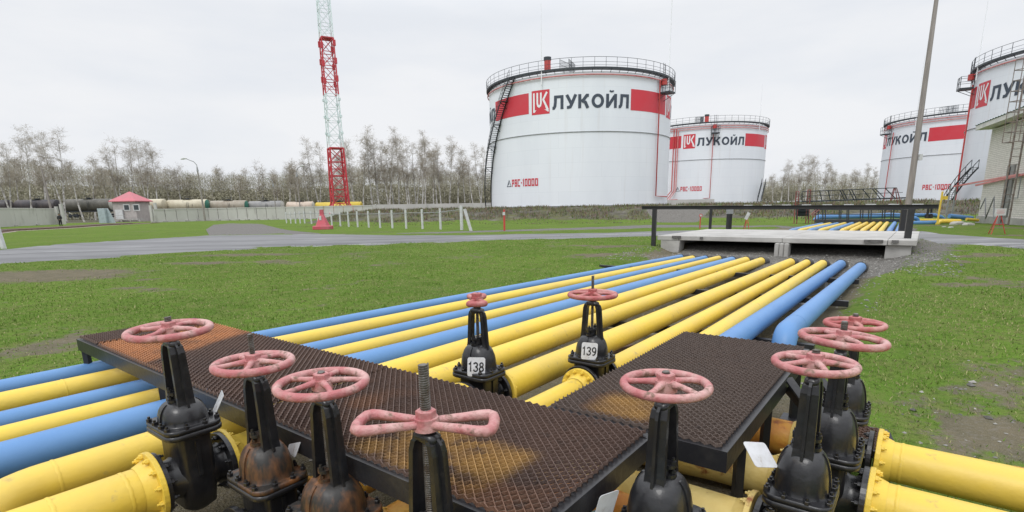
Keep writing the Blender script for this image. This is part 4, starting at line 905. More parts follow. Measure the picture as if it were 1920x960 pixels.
# ------------------------------------------------------------------ storage tanks
def make_tank(label, cx, cy, zb, rot, feats):
    r = 14.25; o = empty('storage_tank', (cx, cy, zb)); tag(o, label, 'storage tank', 'white oil storage tanks')
    off = -.1      # measured heights are relative to the first tank's base
    def cp(a, z, lift=0): a = R(a + rot); return ((r + lift) * math.cos(a), (r + lift) * math.sin(a), z - off)
    def cyl_ring(mb, rr, z, th, n=96, k=6): mb.ring((0, 0, z - off), rr, th, n, k)
    n = 128; mb = MB(); rg = lambda z, rr=r: [(rr * math.cos(i * 2 * math.pi / n), rr * math.sin(i * 2 * math.pi / n), z - off) for i in range(n)]
    mb.loft([rg(-.9), rg(.05, r + .0), rg(9.76), rg(17.35)], True, (False, False)); mb.build('shell', M['tankshell'], o)
    mb = MB(); secs = [rg(17.35, r - .02)]
    for t in (.2, .5, .8, .999): secs.append([(p[0] * (1 - t), p[1] * (1 - t), p[2] + 1.25 * math.sin(t * math.pi / 2)) for p in rg(17.35, r - .02)])
    mb.loft(secs, True, (False, False)); mb.build('roof', M['tankwhite'], o)
    mb = MB(); mb.loft([rg(9.72, r), rg(9.72, r + .10), rg(9.79, r + .10), rg(9.79, r)], False, (False, False)); mb.build('stiffener_ring', M['greyrail'], o)
    for z in (1.9, 3.8, 5.7, 7.6, 11.6, 13.4, 15.2): pass
    mb = MB(); mb.loft([rg(z, r + l) for z, l in ((-.15, 0), (-.15, .12), (-.08, .12), (-.08, 0))], False, (False, False)); mb.build('base_rim', M['greyrail'], o)
    mb = MB(); cyl_ring(mb, r + .22, 16.93, .085, 96, 8); mb.build('sprinkler_ring', M['pinkpipe'], o)
    if feats.get('tworings'): mb = MB(); cyl_ring(mb, r + .22, 16.45, .07, 96, 8); mb.build('sprinkler_ring', M['pinkpipe'], o)
    mb = MB()
    for i in range(24): a = i * 15 + 4; mb.bar(cp(a, 16.93, 0), cp(a, 16.93, .3), .06, .06)
    mb.build('brackets', M['pinkpipe'], o)
    # walkway ring on brackets, railing
    mb = MB(); mb.loft([rg(17.60, r - .45), rg(17.60, r + .42), rg(17.84, r + .42), rg(17.84, r + .38), rg(17.68, r + .36), rg(17.68, r - .45)], False, (False, False))
    for i in range(72): a = i * 5; mb.bar(cp(a, 17.22, -.05), cp(a, 17.60, .36), .05, .05)
    mb.build('walkway', M['blackrail'], o)
    mb = MB()
    for z in (18.05, 18.45, 19.05): cyl_ring(mb, r + .38, z, .022 if z < 19 else .030, 120, 5)
    for i in range(60): a = i * 6 + 1; mb.bar(cp(a, 17.65, .38), cp(a, 19.05, .38), .045, .045)
    mb.build('railing', M['blackrail'], o)
    # painted band, emblem and name, repeated four times around the shell
    num = MB()
    def patch(mb, a0, a1, z0, z1, lift=.02, n=14):
        n = max(1, int(abs(a1 - a0) / 2.2)); vs = []
        for i in range(n + 1): a = lerp(a0, a1, i / n); vs += [cp(a, z0, lift), cp(a, z1, lift)]
        mb.add(vs, [(2 * i, 2 * i + 2, 2 * i + 3, 2 * i + 1) for i in range(n)], False)
    for q in (3, 0, 1, 2):
        Q = q * 90; band, emb, embw, letters = MB(), MB(), MB(), MB()
        patch(band, -67.4 + Q, -36.0 + Q, 12.55, 15.28); patch(emb, -124 + Q, -113.1 + Q, 12.32, 15.45)
        am = -124 + Q; ew = 10.9; eh = 3.13
        fe = lambda u, v, l: cp(am + u * ew, 12.32 + v * eh, .034 + l)
        strokes(embw, 'a', {'a': (1, [[(.13, .90), (.13, .14), (.90, .14), (.80, .34)], [(.33, .90), (.33, .46), (.36, .37), (.43, .33), (.50, .37), (.53, .46), (.53, .90)], [(.86, .90), (.66, .60), (.92, .16)]])}, 1, .048, fe, dz=.004)
        k_ = sum(GL[c_][0] for c_ in 'ЛУКОЙЛ') * 1.78 + 5 * .105 * 1.78
        strokes(letters, 'ЛУКОЙЛ', GL, 1.78, .105, lambda u, v, l: cp(-111.3 + Q + u / k_ * 42.8, 12.76 + v, .03 + l), gap=.105, dz=.004)
        band.build('red_band', M['tankred'], o); eo = emb.build('emblem', M['tankred'], o); embw.build('emblem_strokes', M['tankwhite'], eo); letters.build('name_lettering', M['tankgrey'], o)
    na = feats.get('num', -144.5); hn = 1.02; nw_ = 24
    if feats.get('tri', True):
        mb = MB(); sx_ = lambda u, v, l: cp(na + u * 4.3, 2.80 + v * 1.0, .03 + l); strokes(mb, 'a', {'a': (1, [[(.5, .95), (.06, .06), (.94, .06), (.5, .95)], [(.34, .3), (.5, .62)]])}, 1, .05, sx_); mb.build('triangle_mark', M['tankgrey'], o)
    ntx = 'РВС-10000'; kk = sum(GL[c_][0] for c_ in ntx) * hn + 8 * .16 * hn
    strokes(num, ntx, GL, hn, .095, lambda u, v, l: cp(na + 4.9 + u / kk * 19.4, 2.80 + v, .03 + l), gap=.16, dz=.004); num.build('number_lettering', M['tankred'], o)
    rr_ = rot
    # outside stair
    if 'stair' in feats:
        a0, a1, turns = feats['stair']; mb = MB(); rl = MB(); N_ = 66
        for i in range(N_ + 1):
            t = i / N_; a = lerp(a0, a1, t); z = lerp(.2, 17.6, t); mb.bar(cp(a, z, .10), cp(a, z, 1.05), .26, .04)
        for lift in (.08, 1.07):
            mb.tube([cp(lerp(a0, a1, i / 40), lerp(.1, 17.5, i / 40), lift) for i in range(41)], .09, 5)
        for z1 in (.55, 1.05): rl.tube([cp(lerp(a0, a1, i / 40), lerp(.1, 17.5, i / 40) + z1, 1.07) for i in range(41)], .028, 5)
        for i in range(34): t = i / 33; rl.bar(cp(lerp(a0, a1, t), lerp(.1, 17.5, t), 1.07), cp(lerp(a0, a1, t), lerp(.1, 17.5, t) + 1.05, 1.07), .04, .04)
        for k in range(1, 6):
            t = k / 6; a = lerp(a0, a1, t); z = lerp(.2, 17.6, t); mb.bar(cp(a - .8, z, .55), cp(a + 2.2, z, .55), 1.0, .07); mb.bar(cp(a, z - .1, 1.0), cp(a, z - .9, 0), .07, .07)
        so_ = mb.build('spiral_stair', M['blackrail'], o); rl.build('stair_rail', M['blackrail'], so_)
    if 'lowstair' in feats:
        a0, a1 = feats['lowstair']; mb = MB()
        for i in range(18): t = i / 17; mb.bar(cp(lerp(a0, a1, t), lerp(0, 4.4, t), .9), cp(lerp(a0, a1, t), lerp(0, 4.4, t), 1.8), .26, .04)
        for lift in (.9, 1.8):
            for dz_ in (0, 1.0): mb.tube([cp(lerp(a0, a1, i / 9), lerp(0, 4.4, i / 9) + dz_, lift) for i in range(10)], .05 if dz_ else .10, 5)
            for i in range(7): t = i / 6; mb.bar(cp(lerp(a0, a1, t), lerp(0, 4.4, t), lift), cp(lerp(a0, a1, t), lerp(0, 4.4, t) + 1, lift), .05, .05)
        mb.build('stairs', M['blackrail'], o)
    # foam platform cage with red box
    for a in feats.get('cage', ()):
        mb = MB(); z0 = 15.35; A = lambda da, z, l: cp(a + da, z, l)
        for l in (.25, 1.75):
            for da in (-3.1, 0, 3.1): mb.bar(A(da, z0, l), A(da, z0 + 1.45, l), .06, .06)
            for z in (z0 + .75, z0 + 1.45): mb.bar(A(-3.1, z, l), A(3.1, z, l), .045, .045)
        for da in (-3.1, 3.1):
            for z in (z0 + .75, z0 + 1.45): mb.bar(A(da, z, .25), A(da, z, 1.75), .045, .045)
            mb.bar(A(da, z0 - .2, 1.6), A(da, z0 - 1.0, .05), .06, .06)
        mb.loft([[A(-3.1, z0, .2), A(3.1, z0, .2), A(3.1, z0, 1.8), A(-3.1, z0, 1.8)], [A(-3.1, z0 - .22, .2), A(3.1, z0 - .22, .2), A(3.1, z0 - .22, 1.8), A(-3.1, z0 - .22, 1.8)]], False)
        mb.bar(A(-.9, z0 + 1.2, .4), A(-.9, z0 + 3.9, .35), .05, .05); mb.bar(A(.9, z0 + 1.2, .4), A(.9, z0 + 3.9, .35), .05, .05)
        for k in range(8): mb.bar(A(-.9, z0 + 1.3 + k * .33, .38), A(.9, z0 + 1.3 + k * .33, .38), .035, .035)
        co_ = mb.build('foam_platform', M['blackrail'], o)
        mb = MB(); mb.tube([A(-.2, z0 + 1.0, .45), A(-.2, z0 + 1.75, .45)], .42, 10); mb.tube([A(-1.6, z0 + 1.4, .5), A(1.2, z0 + 1.4, .5)], .2, 8); mb.build('foam_chamber', M['redpipe'], co_)
    for k, pl in enumerate(feats.get('pipes', ())):
        mb = MB(); mb.tube([cp(a, z, l) for a, z, l in pl[1]], pl[0], 8); mb.build('riser_pipe', M[pl[2]], o)
    if 'mast' in feats:
        for a, h in feats['mast']: mb = MB(); mb.tube([cp(a, 16.0, .35), cp(a, 18.5, .35), cp(a, h, .35)], [.09, .07, .02], 6); mb.build('lightning_rod', M['tankwhite'], o)
    if 'vent' in feats:
        for a, rr in feats['vent']:
            mb = MB(); q = (rr * math.cos(R(a)), rr * math.sin(R(a))); z = 17.9 + .1; mb.cyl((q[0], q[1], z - off), (q[0], q[1], z + 1.35 - off), .45, 14); vo = mb.build('vent', M['redpipe'], o)
            mb = MB(); mb.cyl((q[0], q[1], z + 1.35 - off), (q[0], q[1], z + 1.75 - off), .52, 14); mb.build('vent_cap', M['blackrail'], vo)
    # roof walkway towards the middle
    a = feats.get('roofwalk', -110); mb = MB()
    for k in range(12):
        rr = r - k * .75; q = lambda da, z, rr=rr: ((rr) * math.cos(R(a + rot + da)), rr * math.sin(R(a + rot + da)), z - off); zz = 17.5 + .11 * k
        for da in (-2.4, 2.4): mb.bar(q(da, zz), q(da, zz + 1.5), .045, .045)
    for da in (-2.4, 2.4):
        for dz_ in (.9, 1.5): mb.tube([((r - k * .75) * math.cos(R(a + rot + da)), (r - k * .75) * math.sin(R(a + rot + da)), 17.5 + .11 * k + dz_ - off) for k in range(12)], .03, 5)
    mb.build('roof_railing', M['blackrail'], o)
    return o
make_tank('nearest white tank in the middle, with the black spiral stair on its left side', 11.25, 90.6, 0, 0,
          dict(num=-144.6, stair=(-183, -136, 0), cage=(-42.5,), pipes=[(.09, [(-46, 16.9, .3), (-46, 1.1, .3), (-30, 1.0, .4)], 'redpipe')], mast=[(-117.2, 26), (-36, 44)], vent=((-116, 13.2),), roofwalk=-105))
make_tank('smaller-looking white tank right behind the nearest one, with red pipes down its left half', 49.1, 140.4, 0, -4,
          dict(num=-129.5, cage=(-97,), tworings=True, pipes=[(.11, [(-133, 16.9, .3), (-133, 3.0, .3), (-137, -.4, 3.5)], 'redpipe'), (.10, [(-130.5, 16.9, .3), (-130.5, 3.0, .3), (-134, -.4, 3.5)], 'redpipe'), (.10, [(-128.7, 16.4, .3), (-128.7, 3.0, .3), (-132, -.4, 3.5)], 'pinkpipe'), (.08, [(-98, 15.4, .3), (-98, 1.1, .3), (-134, .9, .4)], 'redpipe')], mast=[(-52, 26)], vent=((-108, 12),), roofwalk=-112, lowstair=(-50, -44)))
make_tank('white tank right of the tall grey pole, its emblem at the very left edge', 99.8, 123.1, -.85, -84,
          dict(num=-71.5, tri=False, cage=(-107 + 0,), tworings=True, pipes=[(.08, [(-100, 15.4, .3), (-102, .2, .3)], 'redpipe'), (.09, [(-36, 16.9, .3), (-36, 0, .3)], 'redpipe')], mast=[(-78, 30)], roofwalk=-60))
make_tank('nearest tank on the right edge, partly hidden by the brick building', 76.7, 71.6, -.5, -76.6,
          dict(num=-20, cage=(-131.5,), pipes=[(.10, [(-129, 15.6, .3), (-129, 0, .3)], 'redpipe')], mast=[(-125, 34)], lowstair=(-127, -107), roofwalk=-60))
# ------------------------------------------------------------------ lattice tower
tp = atY(640, 409, 118); TX, TY = tp.x, tp.y; TG = ground(TX, TY)
o = empty('lattice_tower', (TX, TY, TG)); tag(o, 'tall red and white lattice tower on white blocks behind the post fence', 'tower'); tr = R(28)
def tz(py): return atY(640 - (409 - py) * .08, py, TY).z
def tpt(i, z, w):
    a = tr + math.pi / 4 + i * math.pi / 2; return Vector((TX + w * .7071 * math.cos(a), TY + w * .7071 * math.sin(a), z))
zb_ = TG + .9
mb = MB(); 
for i in range(4): q = tpt(i, 0, 5.6); mb.box((q.x, q.y, TG + .35), (1.5, 1.5, 1.1), rz=tr)
q = tpt(0, 0, 0); mb.box((q.x, q.y, TG + .30), (4.4, 4.4, .9), rz=tr); part_at(mb, 'foundation', M['whitepost'], o)
secs = [(zb_, 5.6), (tz(381), 3.2), (tz(278), 2.75), (tz(178), 2.55), (tz(72), 2.35), (tz(-60), 2.1), (tz(-110), 1.9)]
cl = ['towerred', 'towerred', 'towerwhite', 'towerred', 'towerwhite', 'towerred']
for k in range(6):
    (za, wa), (zc_, wc) = secs[k], secs[k + 1]; mb = MB(); th = (.15, .21, .11, .15, .11, .11)[k]
    n = 1 if k == 0 else max(2, int(round((zc_ - za) / 2.7)))
    for i in range(4): mb.bar(tpt(i, za, wa), tpt(i, zc_, wc), th * 1.35, th * 1.35)
    for j in range(n):
        a, b = lerp(za, zc_, j / n), lerp(za, zc_, (j + 1) / n); w1, w2 = lerp(wa, wc, j / n), lerp(wa, wc, (j + 1) / n)
        for i in range(4):
            p1, p2, q1, q2 = tpt(i, a, w1), tpt(i + 1, a, w1), tpt(i, b, w2), tpt(i + 1, b, w2); m_ = (q1 + q2) / 2
            if k == 0:
                mb.bar(p1, m_, .11, .11); mb.bar(p2, m_, .11, .11); mb.bar(q1, q2, .16, .16)
            else:
                mb.bar(p1, q2, th * .62, th * .62); mb.bar(p2, q1, th * .62, th * .62); mb.bar(q1, q2, th * .8, th * .8)
                if j % 2 == 0: mb.bar((p1 + q1) / 2, (p2 + q2) / 2, th * .5, th * .5)
    if k in (2, 3):
        for j in range(3):
            z = lerp(za, zc_, (j + .7) / 3.2)
            for i in (0, 1, 2, 3): q = tpt(i, z + (i % 2) * .7, lerp(wa, wc, .5)); mb.box((q.x, q.y, q.z), (.55, .35, 1.1 if k == 3 else .45), rz=tr)
    mb.box((TX, TY, zc_ - .12), (wc + .1, wc + .1, .08), rz=tr) if k in (1, 3) else None
    part_at(mb, 'tower_section', M[cl[k]], o)
# ------------------------------------------------------------------ concrete boundary wall, gate, guard booth
def wall(name, label, bpts, n, zt=1.15, mt='wallconcrete'):
    P = [at(px, py, -1.8) for px, py in bpts]; o = empty(name, P[0]); tag(o, label, 'wall', 'grey concrete panel walls'); L = [0]
    for a, b in zip(P, P[1:]): L.append(L[-1] + (b - a).length)
    def pos(t):
        d = t * L[-1]; k = 0
        while k < len(L) - 2 and L[k + 1] < d: k += 1
        return P[k].lerp(P[k + 1], (d - L[k]) / (L[k + 1] - L[k]))
    for i in range(n):
        a, b = pos(i / n), pos((i + 1) / n); d = (b - a).normalized(); nn = Vector((-d.y, d.x, 0)); mb = MB()
        a2, b2 = a + d * .06, b - d * .06; dz = .05 * (rnd.random() - .5); tl = .03 * (rnd.random() - .5)
        z0 = -1.95; z1 = zt + dz; w = .08
        def fr(q, z, k): return (q.x + nn.x * k, q.y + nn.y * k, z)
        mb.loft([[fr(a2, z0, -w), fr(b2, z0, -w), fr(b2, z0, w), fr(a2, z0, w)], [fr(a2, z1, -w + tl), fr(b2, z1, -w + tl), fr(b2, z1, w + tl), fr(a2, z1, w + tl)]], False)
        # raised rim of the panel
        for (u0, u1) in (((a2, z1 - .12), (b2, z1 - .12)),): mb.bar(fr(u0[0], u0[1], -w - .03), fr(u1[0], u1[1], -w - .03), .06, .2)
        part_at(mb, 'panel', M[mt], o)
        if i % 1 == 0: mb = MB(); mb.box((a.x, a.y - .25, -1.72), (.8, .6, .35), rz=math.atan2(d.y, d.x)); part_at(mb, 'foot', M['concrete'], o)
    return o, P
wall('concrete_wall', 'grey concrete panel wall at the far left, up to the gate by the standing person', [(-420, 462), (-200, 442), (0, 426), (108, 421)], 13, zt=1.25)
WO, WP = wall('concrete_wall', 'long grey concrete panel wall from the guard booth to behind the red and white tower', [(290, 417.3), (400, 414), (530, 411.8), (700, 409)], 22, zt=.85)
mb = MB(); a_, b_ = WP[-1], WP[-1] + Vector((75, 10, 0)); mb.loft([[a_ + Vector((0, 0, -.1)), a_ + Vector((0, .3, -.1)), a_ + Vector((0, .3, 2.75)), a_ + Vector((0, 0, 2.75))], [b_ + Vector((0, 0, -.1)), b_ + Vector((0, .3, -.1)), b_ + Vector((0, .3, 2.75)), b_ + Vector((0, 0, 2.75))]], False)
part_at(mb, 'panel', M['wallconcrete'], WO)
for px, lab in ((116, 'pair of pale gate posts beside the standing person'), (291, 'pale gate posts right of the guard booth')):
    p = at(px, 421 if px < 200 else 417, -1.8); o = empty('gate_post', p); tag(o, lab, 'gate post')
    for dx in (-.45, .5): mb = MB(); mb.box((p.x + dx, p.y, -.2), (.42, .42, 3.9 + dx)); part_at(mb, 'post', M['wallconcrete'], o)
BY = 128
def Q(px, py): return atY(px, py, BY)
a, b = Q(216, 414), Q(270, 414); w = (b.x - a.x) * .78; cx = a.x + w / 2; zt = Q(245, 378).z; za = Q(244, 360.5).z - .5; zg = ground(cx, BY)
o = empty('guard_booth', (cx, BY + 2, zg)); tag(o, 'small guard booth with a pink-red pyramid roof and two windows', 'guard booth'); o.rotation_euler = (0, 0, 0)
mb = MB(); mb.box((cx, BY + w / 2, (zg - .2 + zt) / 2), (w, w, zt - zg + .2)); part_at(mb, 'wall', M['booth'], o)
e = (Q(285, 378).x - Q(203, 378).x) / 2 * .62; ax = Q(244, 359).x; mb = MB(); C_ = (cx, BY + w / 2)
base = [(C_[0] - e, C_[1] - e, zt), (C_[0] + e, C_[1] - e, zt), (C_[0] + e, C_[1] + e, zt), (C_[0] - e, C_[1] + e, zt)]
mb.add(base + [(q[0], q[1], zt + .18) for q in base] + [(C_[0], C_[1], za + .8)], [(3, 2, 1, 0), (0, 1, 5, 4), (1, 2, 6, 5), (2, 3, 7, 6), (3, 0, 4, 7), (4, 5, 8), (5, 6, 8), (6, 7, 8), (7, 4, 8)])
part_at(mb, 'roof', M['roofpink'], o)
for px in (238, 256): 
    q = Q(px, 389); mb = MB(); mb.box((q.x, BY - .05, q.z), (1.5, .14, 1.5)); f_ = part_at(mb, 'window', M['whitepost'], o)
    mb = MB(); mb.box((q.x, BY - .13, q.z), (1.1, .04, 1.1)); g_ = mb.build('pane', M['glass'], f_)
mb = MB(); q = Q(240, 411); mb.box((q.x + 1.2, BY - 1.4, zg + .45), (5.5, 2.0, .35)); 
for k in range(4): mb.box((q.x - 2 + k * 2.1, BY - 2.3, zg + .15), (.3, .3, .5))
for z in (1.0, 1.4): mb.bar((q.x - 2.5, BY - 2.6, zg + z), (q.x + 3.4, BY - 2.6, zg + z), .07)
part_at(mb, 'porch', M['concrete'], o)
mb = MB(); q = Q(226, 402); mb.box((q.x, BY - .3, q.z), (1.7, .35, 2.2)); part_at(mb, 'noticeboard', M['whitepost'], o)
p = at(197, 418.5, -1.8); o = empty('cabinet', p); tag(o, 'blue-grey metal cabinet left of the guard booth', 'cabinet')
mb = MB(); mb.box((p.x, p.y, -.35), (1.45, 1.1, 2.9), bev=.03); part_at(mb, 'body', M['cabinet'], o)
mb = MB(); mb.add([(p.x + .8, p.y, -1.8), (p.x + 2.1, p.y, -1.8), (p.x + 1.1, p.y, .9), (p.x + .8, p.y, 1.0), (p.x + .8, p.y + .1, -1.8), (p.x + 2.1, p.y + .1, -1.8), (p.x + 1.1, p.y + .1, .9), (p.x + .8, p.y + .1, 1.0)], [(0, 1, 2, 3), (7, 6, 5, 4), (1, 5, 6, 2), (0, 3, 7, 4), (3, 2, 6, 7)]); part_at(mb, 'leaning_panel', M['cabinet'], o)
p = at(213, 412, -1.8); mb = MB(); mb.box((0, 0, 1.0), (3.2, .15, 2.2)); o = mb.build('concrete_slab', M['wallconcrete']); o.location = p; tag(o, 'single concrete panel between the cabinet and the guard booth', 'panel')
# ------------------------------------------------------------------ railway: rails, sleepers, tank wagons
rail = [(-300, 470), (0, 434), (60, 431), (115, 428), (180, 423.5), (240, 420.5), (292, 418)]
RP = [atg(*q) for q in rail]; tk = empty('railway_track', RP[1]); tag(tk, 'curved railway track with rusty rails in front of the wall', 'railway track')
def along(P, step):
    o_, L = [], 0
    for a, b in zip(P, P[1:]):
        l = (b - a).length; n = max(1, int(l / step))
        for i in range(n): o_.append((a.lerp(b, i / n), (b - a).normalized()))
    return o_
for sg in (-1, 1):
    mb = MB(); mb.tube([Vector((p.x - d.y * sg * .76, p.y + d.x * sg * .76, -1.62)) for p, d in along(RP, 4)], .09, 4, smooth=False); part_at(mb, 'rail', M['rust'], tk)
sl0 = None; mesh0 = None; cnt = 0
for p, d in along(RP, .8):
    if p.x < -110 or cnt > 95: continue
    cnt += 1
    if mesh0 is None: mb = MB(); mb.box((0, 0, 0), (.26, 2.7, .16)); s_ = mb.build('sleeper', M['wood'], tk); mesh0 = s_.data
    else: s_ = bpy.data.objects.new('sleeper', mesh0); SC.collection.objects.link(s_); s_.parent = tk
    s_.location = Vector((p.x, p.y, -1.76)) - tk.location; s_.rotation_euler = (0, 0, math.atan2(d.y, d.x))
mb = MB(); L_ = along(RP, 3); vs = []
for p, d in L_:
    for k, z in ((-2.3, -1.86), (-1.5, -1.775), (1.5, -1.775), (2.3, -1.86)): vs.append((p.x - d.y * k, p.y + d.x * k, z + (ground(p.x, p.y) + 1.8)))
mb.add(vs, [(4 * i + j, 4 * i + 4 + j, 4 * i + 5 + j, 4 * i + 1 + j) for i in range(len(L_) - 1) for j in range(3)], True); tag(mb.build('track_bed', M['ballast']), kind='structure')
TRY = 146
def wagon(px0, px1, pyt, cm, em, label, Y=TRY):
    a, b = atY(px0, 385, Y), atY(px1, 385, Y); zt = atY((px0 + px1) / 2, pyt, Y).z; r = 1.5; z = zt - r; L = (b.x - a.x); g = zt - 4.7
    o = empty('tank_wagon', ((a.x + b.x) / 2, Y, g)); tag(o, label, 'tank wagon', 'railway tank wagons behind the wall'); C_ = lambda x: (x, 0, z - g)
    h = L / 2 - .25; mb = MB(); pr = [(-h - .28, .35), (-h - .2, .9), (-h, 1.40), (-h + .12, r), (h - .12, r), (h, 1.40), (h + .2, .9), (h + .28, .35)]
    mb.loft([[(x, rr * math.cos(k * math.pi / 12), z - g + rr * math.sin(k * math.pi / 12)) for k in range(24)] for x, rr in pr[2:6]], True, (False, False)); mb.build('tank', cm, o)
    for s_ in (pr[:3], pr[5:]): mb = MB(); mb.loft([[(x, rr * math.cos(k * math.pi / 12), z - g + rr * math.sin(k * math.pi / 12)) for k in range(24)] for x, rr in s_], True); mb.build('end_cap', em, o)
    mb = MB(); mb.cyl((0, 0, z - g + r - .1), (0, 0, z - g + r + .35), .45, 12); mb.bar((-1.2, 0, z - g + r + .12), (1.2, 0, z - g + r + .12), 1.3, .06)
    for x in (-1.2, 1.2):
        for y in (-.65, .65): mb.bar((x, y, z - g + r), (x, y, z - g + r + .75), .04)
    for y in (-.65, .65): mb.bar((-1.2, y, z - g + r + .75), (1.2, y, z - g + r + .75), .04)
    mb.bar((.5, -1.55, z - g - 1.5), (.5, -1.55, z - g + .9), .05); mb.bar((.9, -1.55, z - g - 1.5), (.9, -1.55, z - g + .9), .05)
    mb.build('manhole', M['blackrail'], o)
    mb = MB(); mb.box((0, 0, z - g - r - .12), (L + .3, 1.2, .34)); mb.build('frame', M['blackrail'], o)
    for sx_ in (-1, 1):
        mb = MB(); 
        for dx in (-.9, .9):
            for y in (-.78, .78): mb.cyl((sx_ * (L / 2 - 2.1) + dx, y - .06, .48), (sx_ * (L / 2 - 2.1) + dx, y + .06, .48), .48, 16)
        mb.box((sx_ * (L / 2 - 2.1), -.95, .62), (2.4, .12, .34)); mb.box((sx_ * (L / 2 - 2.1), .95, .62), (2.4, .12, .34)); mb.build('bogie', M['blackrail'], o)
wm = {k: wagonmat('wagon_' + k, a, b) for k, a, b in (('black', (.035, .033, .038), (.07, .055, .055)), ('darkgreen', (.085, .082, .068), (.16, .15, .13)), ('cream', (.52, .48, .36), (.42, .37, .27)), ('brown', (.26, .22, .17), (.34, .31, .25)), ('grey', (.20, .20, .20), (.27, .26, .25)), ('beige', (.52, .43, .35), (.40, .32, .25)), ('yellowc', (.62, .46, .04), (.50, .36, .05)), ('green', (.03, .17, .12), (.05, .12, .09)), ('pale', (.50, .50, .46), (.40, .40, .36)))}
for a in ((-75, 20, 375.5, 'black', 'black', 'blackish tank wagon partly outside the left edge of the picture', 140), (33, 111, 374.5, 'black', 'black', 'blackish tank wagon behind the wall at the left, behind birch trunks', 141),
          (124, 213, 373, 'darkgreen', 'pale', 'dark grey-green tank wagon seen whole through the open gate', 142), (217, 311, 373.5, 'cream', 'cream', 'cream tank wagon mostly hidden behind the guard booth', 144),
          (315, 391, 374.2, 'cream', 'green', 'cream tank wagon with a dark green end cap right of the guard booth', 146), (395, 464.5, 376, 'brown', 'green', 'brownish tank wagon with a green end cap, left of the grey one', 148),
          (467, 531.5, 376.8, 'grey', 'pale', 'dark grey tank wagon with white-rimmed ends', 150), (538, 589.5, 378, 'beige', 'pale', 'pinkish beige tank wagon between the grey and the yellow one', 152), (592, 680, 378.7, 'yellowc', 'yellowc', 'bright yellow tank wagon behind the foot of the lattice tower', 154)):
    wagon(a[0], a[1], a[2], wm[a[3]], wm[a[4]], a[5], a[6])
# ------------------------------------------------------------------ lamp posts and poles
def lamp(px, pyb, pyt, Y, arm, label, name='lamp_post', lean=0, th=.16):
    b = atY(px, pyb, Y); zt = atY(px - (pyb - pyt) * .06, pyt, Y).z; g = ground(b.x, b.y); o = empty(name, (b.x, b.y, g)); tag(o, label, 'lamp post' if arm else 'pole'); H = zt - g
    mb = MB(); top = Vector((lean, 0, H)); k = .84 if arm else 1; mb.tube([(0, 0, -.2), top * k], [th, th * .65], 8); mb.build('pole', M['polewood'], o)
    if arm:
        mb = MB(); mb.tube([top * .84, top * .90, top * .95 + Vector((arm * .25, 0, 0)), top + Vector((arm, 0, 0))], .07, 6); mb.cyl(top * .80, top * .87, .22, 8, .10); mb.build('arm', M['greyrail'], o)
        mb = MB(); mb.tube([top + Vector((arm * .9, 0, .02)), top + Vector((arm * 1.2, 0, .06)), top + Vector((arm * 1.5, 0, -.05))], [.08, .22, .12], 8); mb.build('lamp_head', M['whitepost'], o)
lamp(385, 415.5, 297, 112, -2.0, 'tall concrete lamp post with an arm to the left, right of the guard booth', lean=-.2, th=.2)
lamp(565, 413, 311, 118, 1.1, 'lamp post with a short arm to the right, left of the lattice tower')
lamp(519, 411, 334, 122, -.9, 'lower lamp post standing behind the grey tank wagon', th=.12)
lamp(221, 395, 313, 160, -1.2, 'slim lamp post rising behind the guard booth roof')
lamp(99, 405, 317, 130, 0, 'bare leaning concrete pole behind the wall near the gate', 'concrete_pole', lean=-.5, th=.26)
lamp(536, 412, 352, 126, 0, 'short bare pole behind the wall between the lamp posts', 'concrete_pole', th=.13)
lamp(733, 392, 375, 118, 0, 'short dark pole just above the embankment', 'concrete_pole', th=.07)
# ------------------------------------------------------------------ white post-and-rail fence
fo = empty('post_fence', at(736, 431, -1.75)); tag(fo, 'white concrete post fence with a thin rail, running back towards the lattice tower', 'fence')
A_, B_ = at(866, 434, -1.72), at(584.5, 421.5, -1.75); C_ = at(537.5, 418, -1.75)
fps = [866, 826.5, 792.6, 762, 736, 713, 691.7, 671, 654, 638.5, 622.7, 609, 597, 584.5]
def on_line(px, A, B):
    lo, hi = 0.0, 1.0
    def sx(t): p = A.lerp(B, t); dd = p; return PPX + FPX * dd.dot(RT) / dd.dot(FW)
    for _ in range(40):
        m = (lo + hi) / 2
        if (sx(m) > px) == (sx(0) > sx(1)): lo = m
        else: hi = m
    return A.lerp(B, (lo + hi) / 2)
tops = []
for i, px in enumerate(fps + [571.8, 563.4, 554.6, 545.5, 537.5]):
    p = on_line(px, A_, B_) if i < 14 else on_line(px, B_, C_); g = ground(p.x, p.y); h = 1.62 if i else 1.78; th = .19 if i else .24; mb = MB()
    mb.tube([(p.x, p.y, g - .2), (p.x, p.y, g + h)], [th / 2, th / 2 * .95], 8); part_at(mb, 'post', M['whitepost'], fo); tops.append(Vector((p.x, p.y, g + h - .30)))
mb = MB(); mb.tube(tops, .035, 6); part_at(mb, 'rail', M['greyrail'], fo)
p = at(884, 436, -1.70); mb = MB(); mb.bar((0, 0, 0), (-.42, 0, 1.62), .20, .10, up=(0, 1, 0)); o = mb.build('leaning_board', M['whitepost']); o.location = p; tag(o, 'white board leaning beside the last post of the fence', 'board')
p = at(8, 468, -1.62); mb = MB(); mb.bar((0, 0, -.1), (-.12, 0, 1.05), .16, .16, up=(0, 1, 0)); o = mb.build('kerb_post', M['whitepost']); o.location = (p.x, p.y, ground(p.x, p.y)); tag(o, 'short white post by the road at the left edge', 'post')
